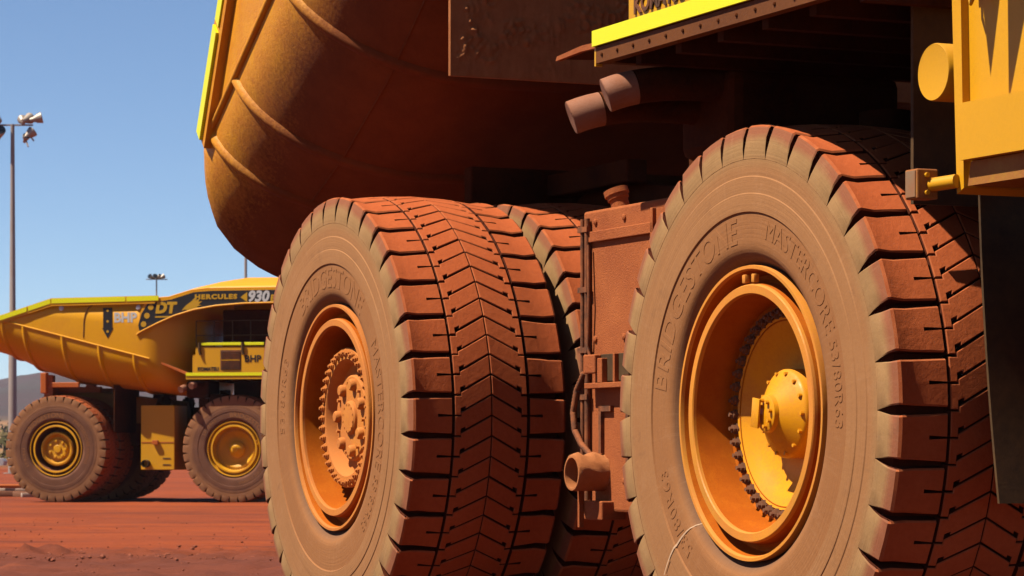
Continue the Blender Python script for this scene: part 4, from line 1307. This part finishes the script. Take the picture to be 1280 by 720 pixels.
mast(195.5, 386, 25.2, 0.22, [(-0.75, 0.25, -40, -30, .85), (-0.25, 0.25, 20, -30, .85), (0.3, 0.25, 60, -30, .85), (0.75, 0.25, 120, -30, .85)],
     'small far floodlight mast seen above the lime strip of the distant truck tray')
mast(307, 270, 27, 0.24, [(-1.0, 0.3, -40, -30, 1.0), (0, 0.3, 20, -30, 1.0), (1.0, 0.3, 60, -30, 1.0)],
     'floodlight mast behind the distant truck canopy, its head hidden by the tipped tray')

# ------------------------------------------------------------------ parked car at the left edge
def car():
    Z = 230.0
    x = (-29 - 640) / 3500 * Z
    e = link('parked_car', None, None, (x, Z, -0.29))
    mb = MB(); mb.prism([(-2.3, 0.45), (2.3, 0.45), (2.35, 0.8), (2.2, 1.0), (1.0, 1.12), (-2.3, 1.1)], lambda u, v, d: (u, d, v), -0.88, 0.88); mb.build('body', M['carwhite'], e)
    mb = MB(); mb.prism([(-1.0, 1.1), (0.95, 1.1), (0.35, 1.72), (-0.85, 1.76)], lambda u, v, d: (u, d, v), -0.8, 0.8); cb = mb.build('cabin', M['carwhite'], e)
    for a, b2 in ((-0.85, -0.2), (-0.12, 0.62)):
        mb = MB(); mb.prism([(a, 1.16), (b2, 1.16), (min(b2, 0.28), 1.64), (a + 0.04, 1.64)], lambda u, v, d: (u, d, v), -0.812, -0.79); mb.build('side_window', M['glass'], cb)
    for wx in (-1.5, 1.5):
        mb = MB(); mb.lathe([(-0.9, 0.02), (-0.9, 0.36), (-0.66, 0.38), (-0.66, 0.02)], 20, centre=(wx, 0, 0.38)); mb.build('wheel', M['rubber'], e, 40)
    tag(e, 'white utility vehicle parked at the left edge beyond the distant truck', 'car')
car()

# ------------------------------------------------------------------ timber and pipes lying behind the distant truck's rear wheel
def stick(name, px, py, Z, ln, wy, hz, yaw, mat, label, cat, base=0.0, rnd_=False):
    x = (px - 640) / 3500 * Z
    z = -0.29 + base
    mb = MB()
    if rnd_:
        mb.tube([(-ln / 2, 0, hz / 2), (ln / 2, 0, hz / 2)], hz / 2, 12)
    else:
        mb.box(-ln / 2, ln / 2, -wy / 2, wy / 2, 0, hz, 0.01)
    o = mb.build(name, mat, None, 40)
    o.location = (x, Z, z); o.rotation_euler = (0, 0, R(yaw))
    return tag(o, label, cat, 'timber and pipes on the ground')
stick('timber_beam', 14, 0, 108, 2.2, 0.3, 0.22, 4, M['wood'], 'dark timber beam lying lowest in the heap behind the distant rear wheel', 'timber')
stick('timber_plank', 22, 0, 108.1, 1.6, 0.25, 0.10, -12, M['pale_wood'], 'pale plank lying across the dark timber beam at the far left', 'plank', base=0.225)
stick('steel_pipe', 8, 0, 108.0, 1.9, 0.2, 0.16, 10, M['orange'], 'orange red pipe lying on top of the timber heap', 'pipe', base=0.33, rnd_=True)
stick('timber_block', 38, 0, 107, 0.7, 0.3, 0.16, 20, M['pale_wood'], 'short pale timber block beside the distant rear tyre', 'timber block')
stick('timber_beam', 30, 0, 107.6, 0.9, 0.25, 0.2, -25, M['wood'], 'short dark timber beam between the heap and the distant rear tyre', 'timber')
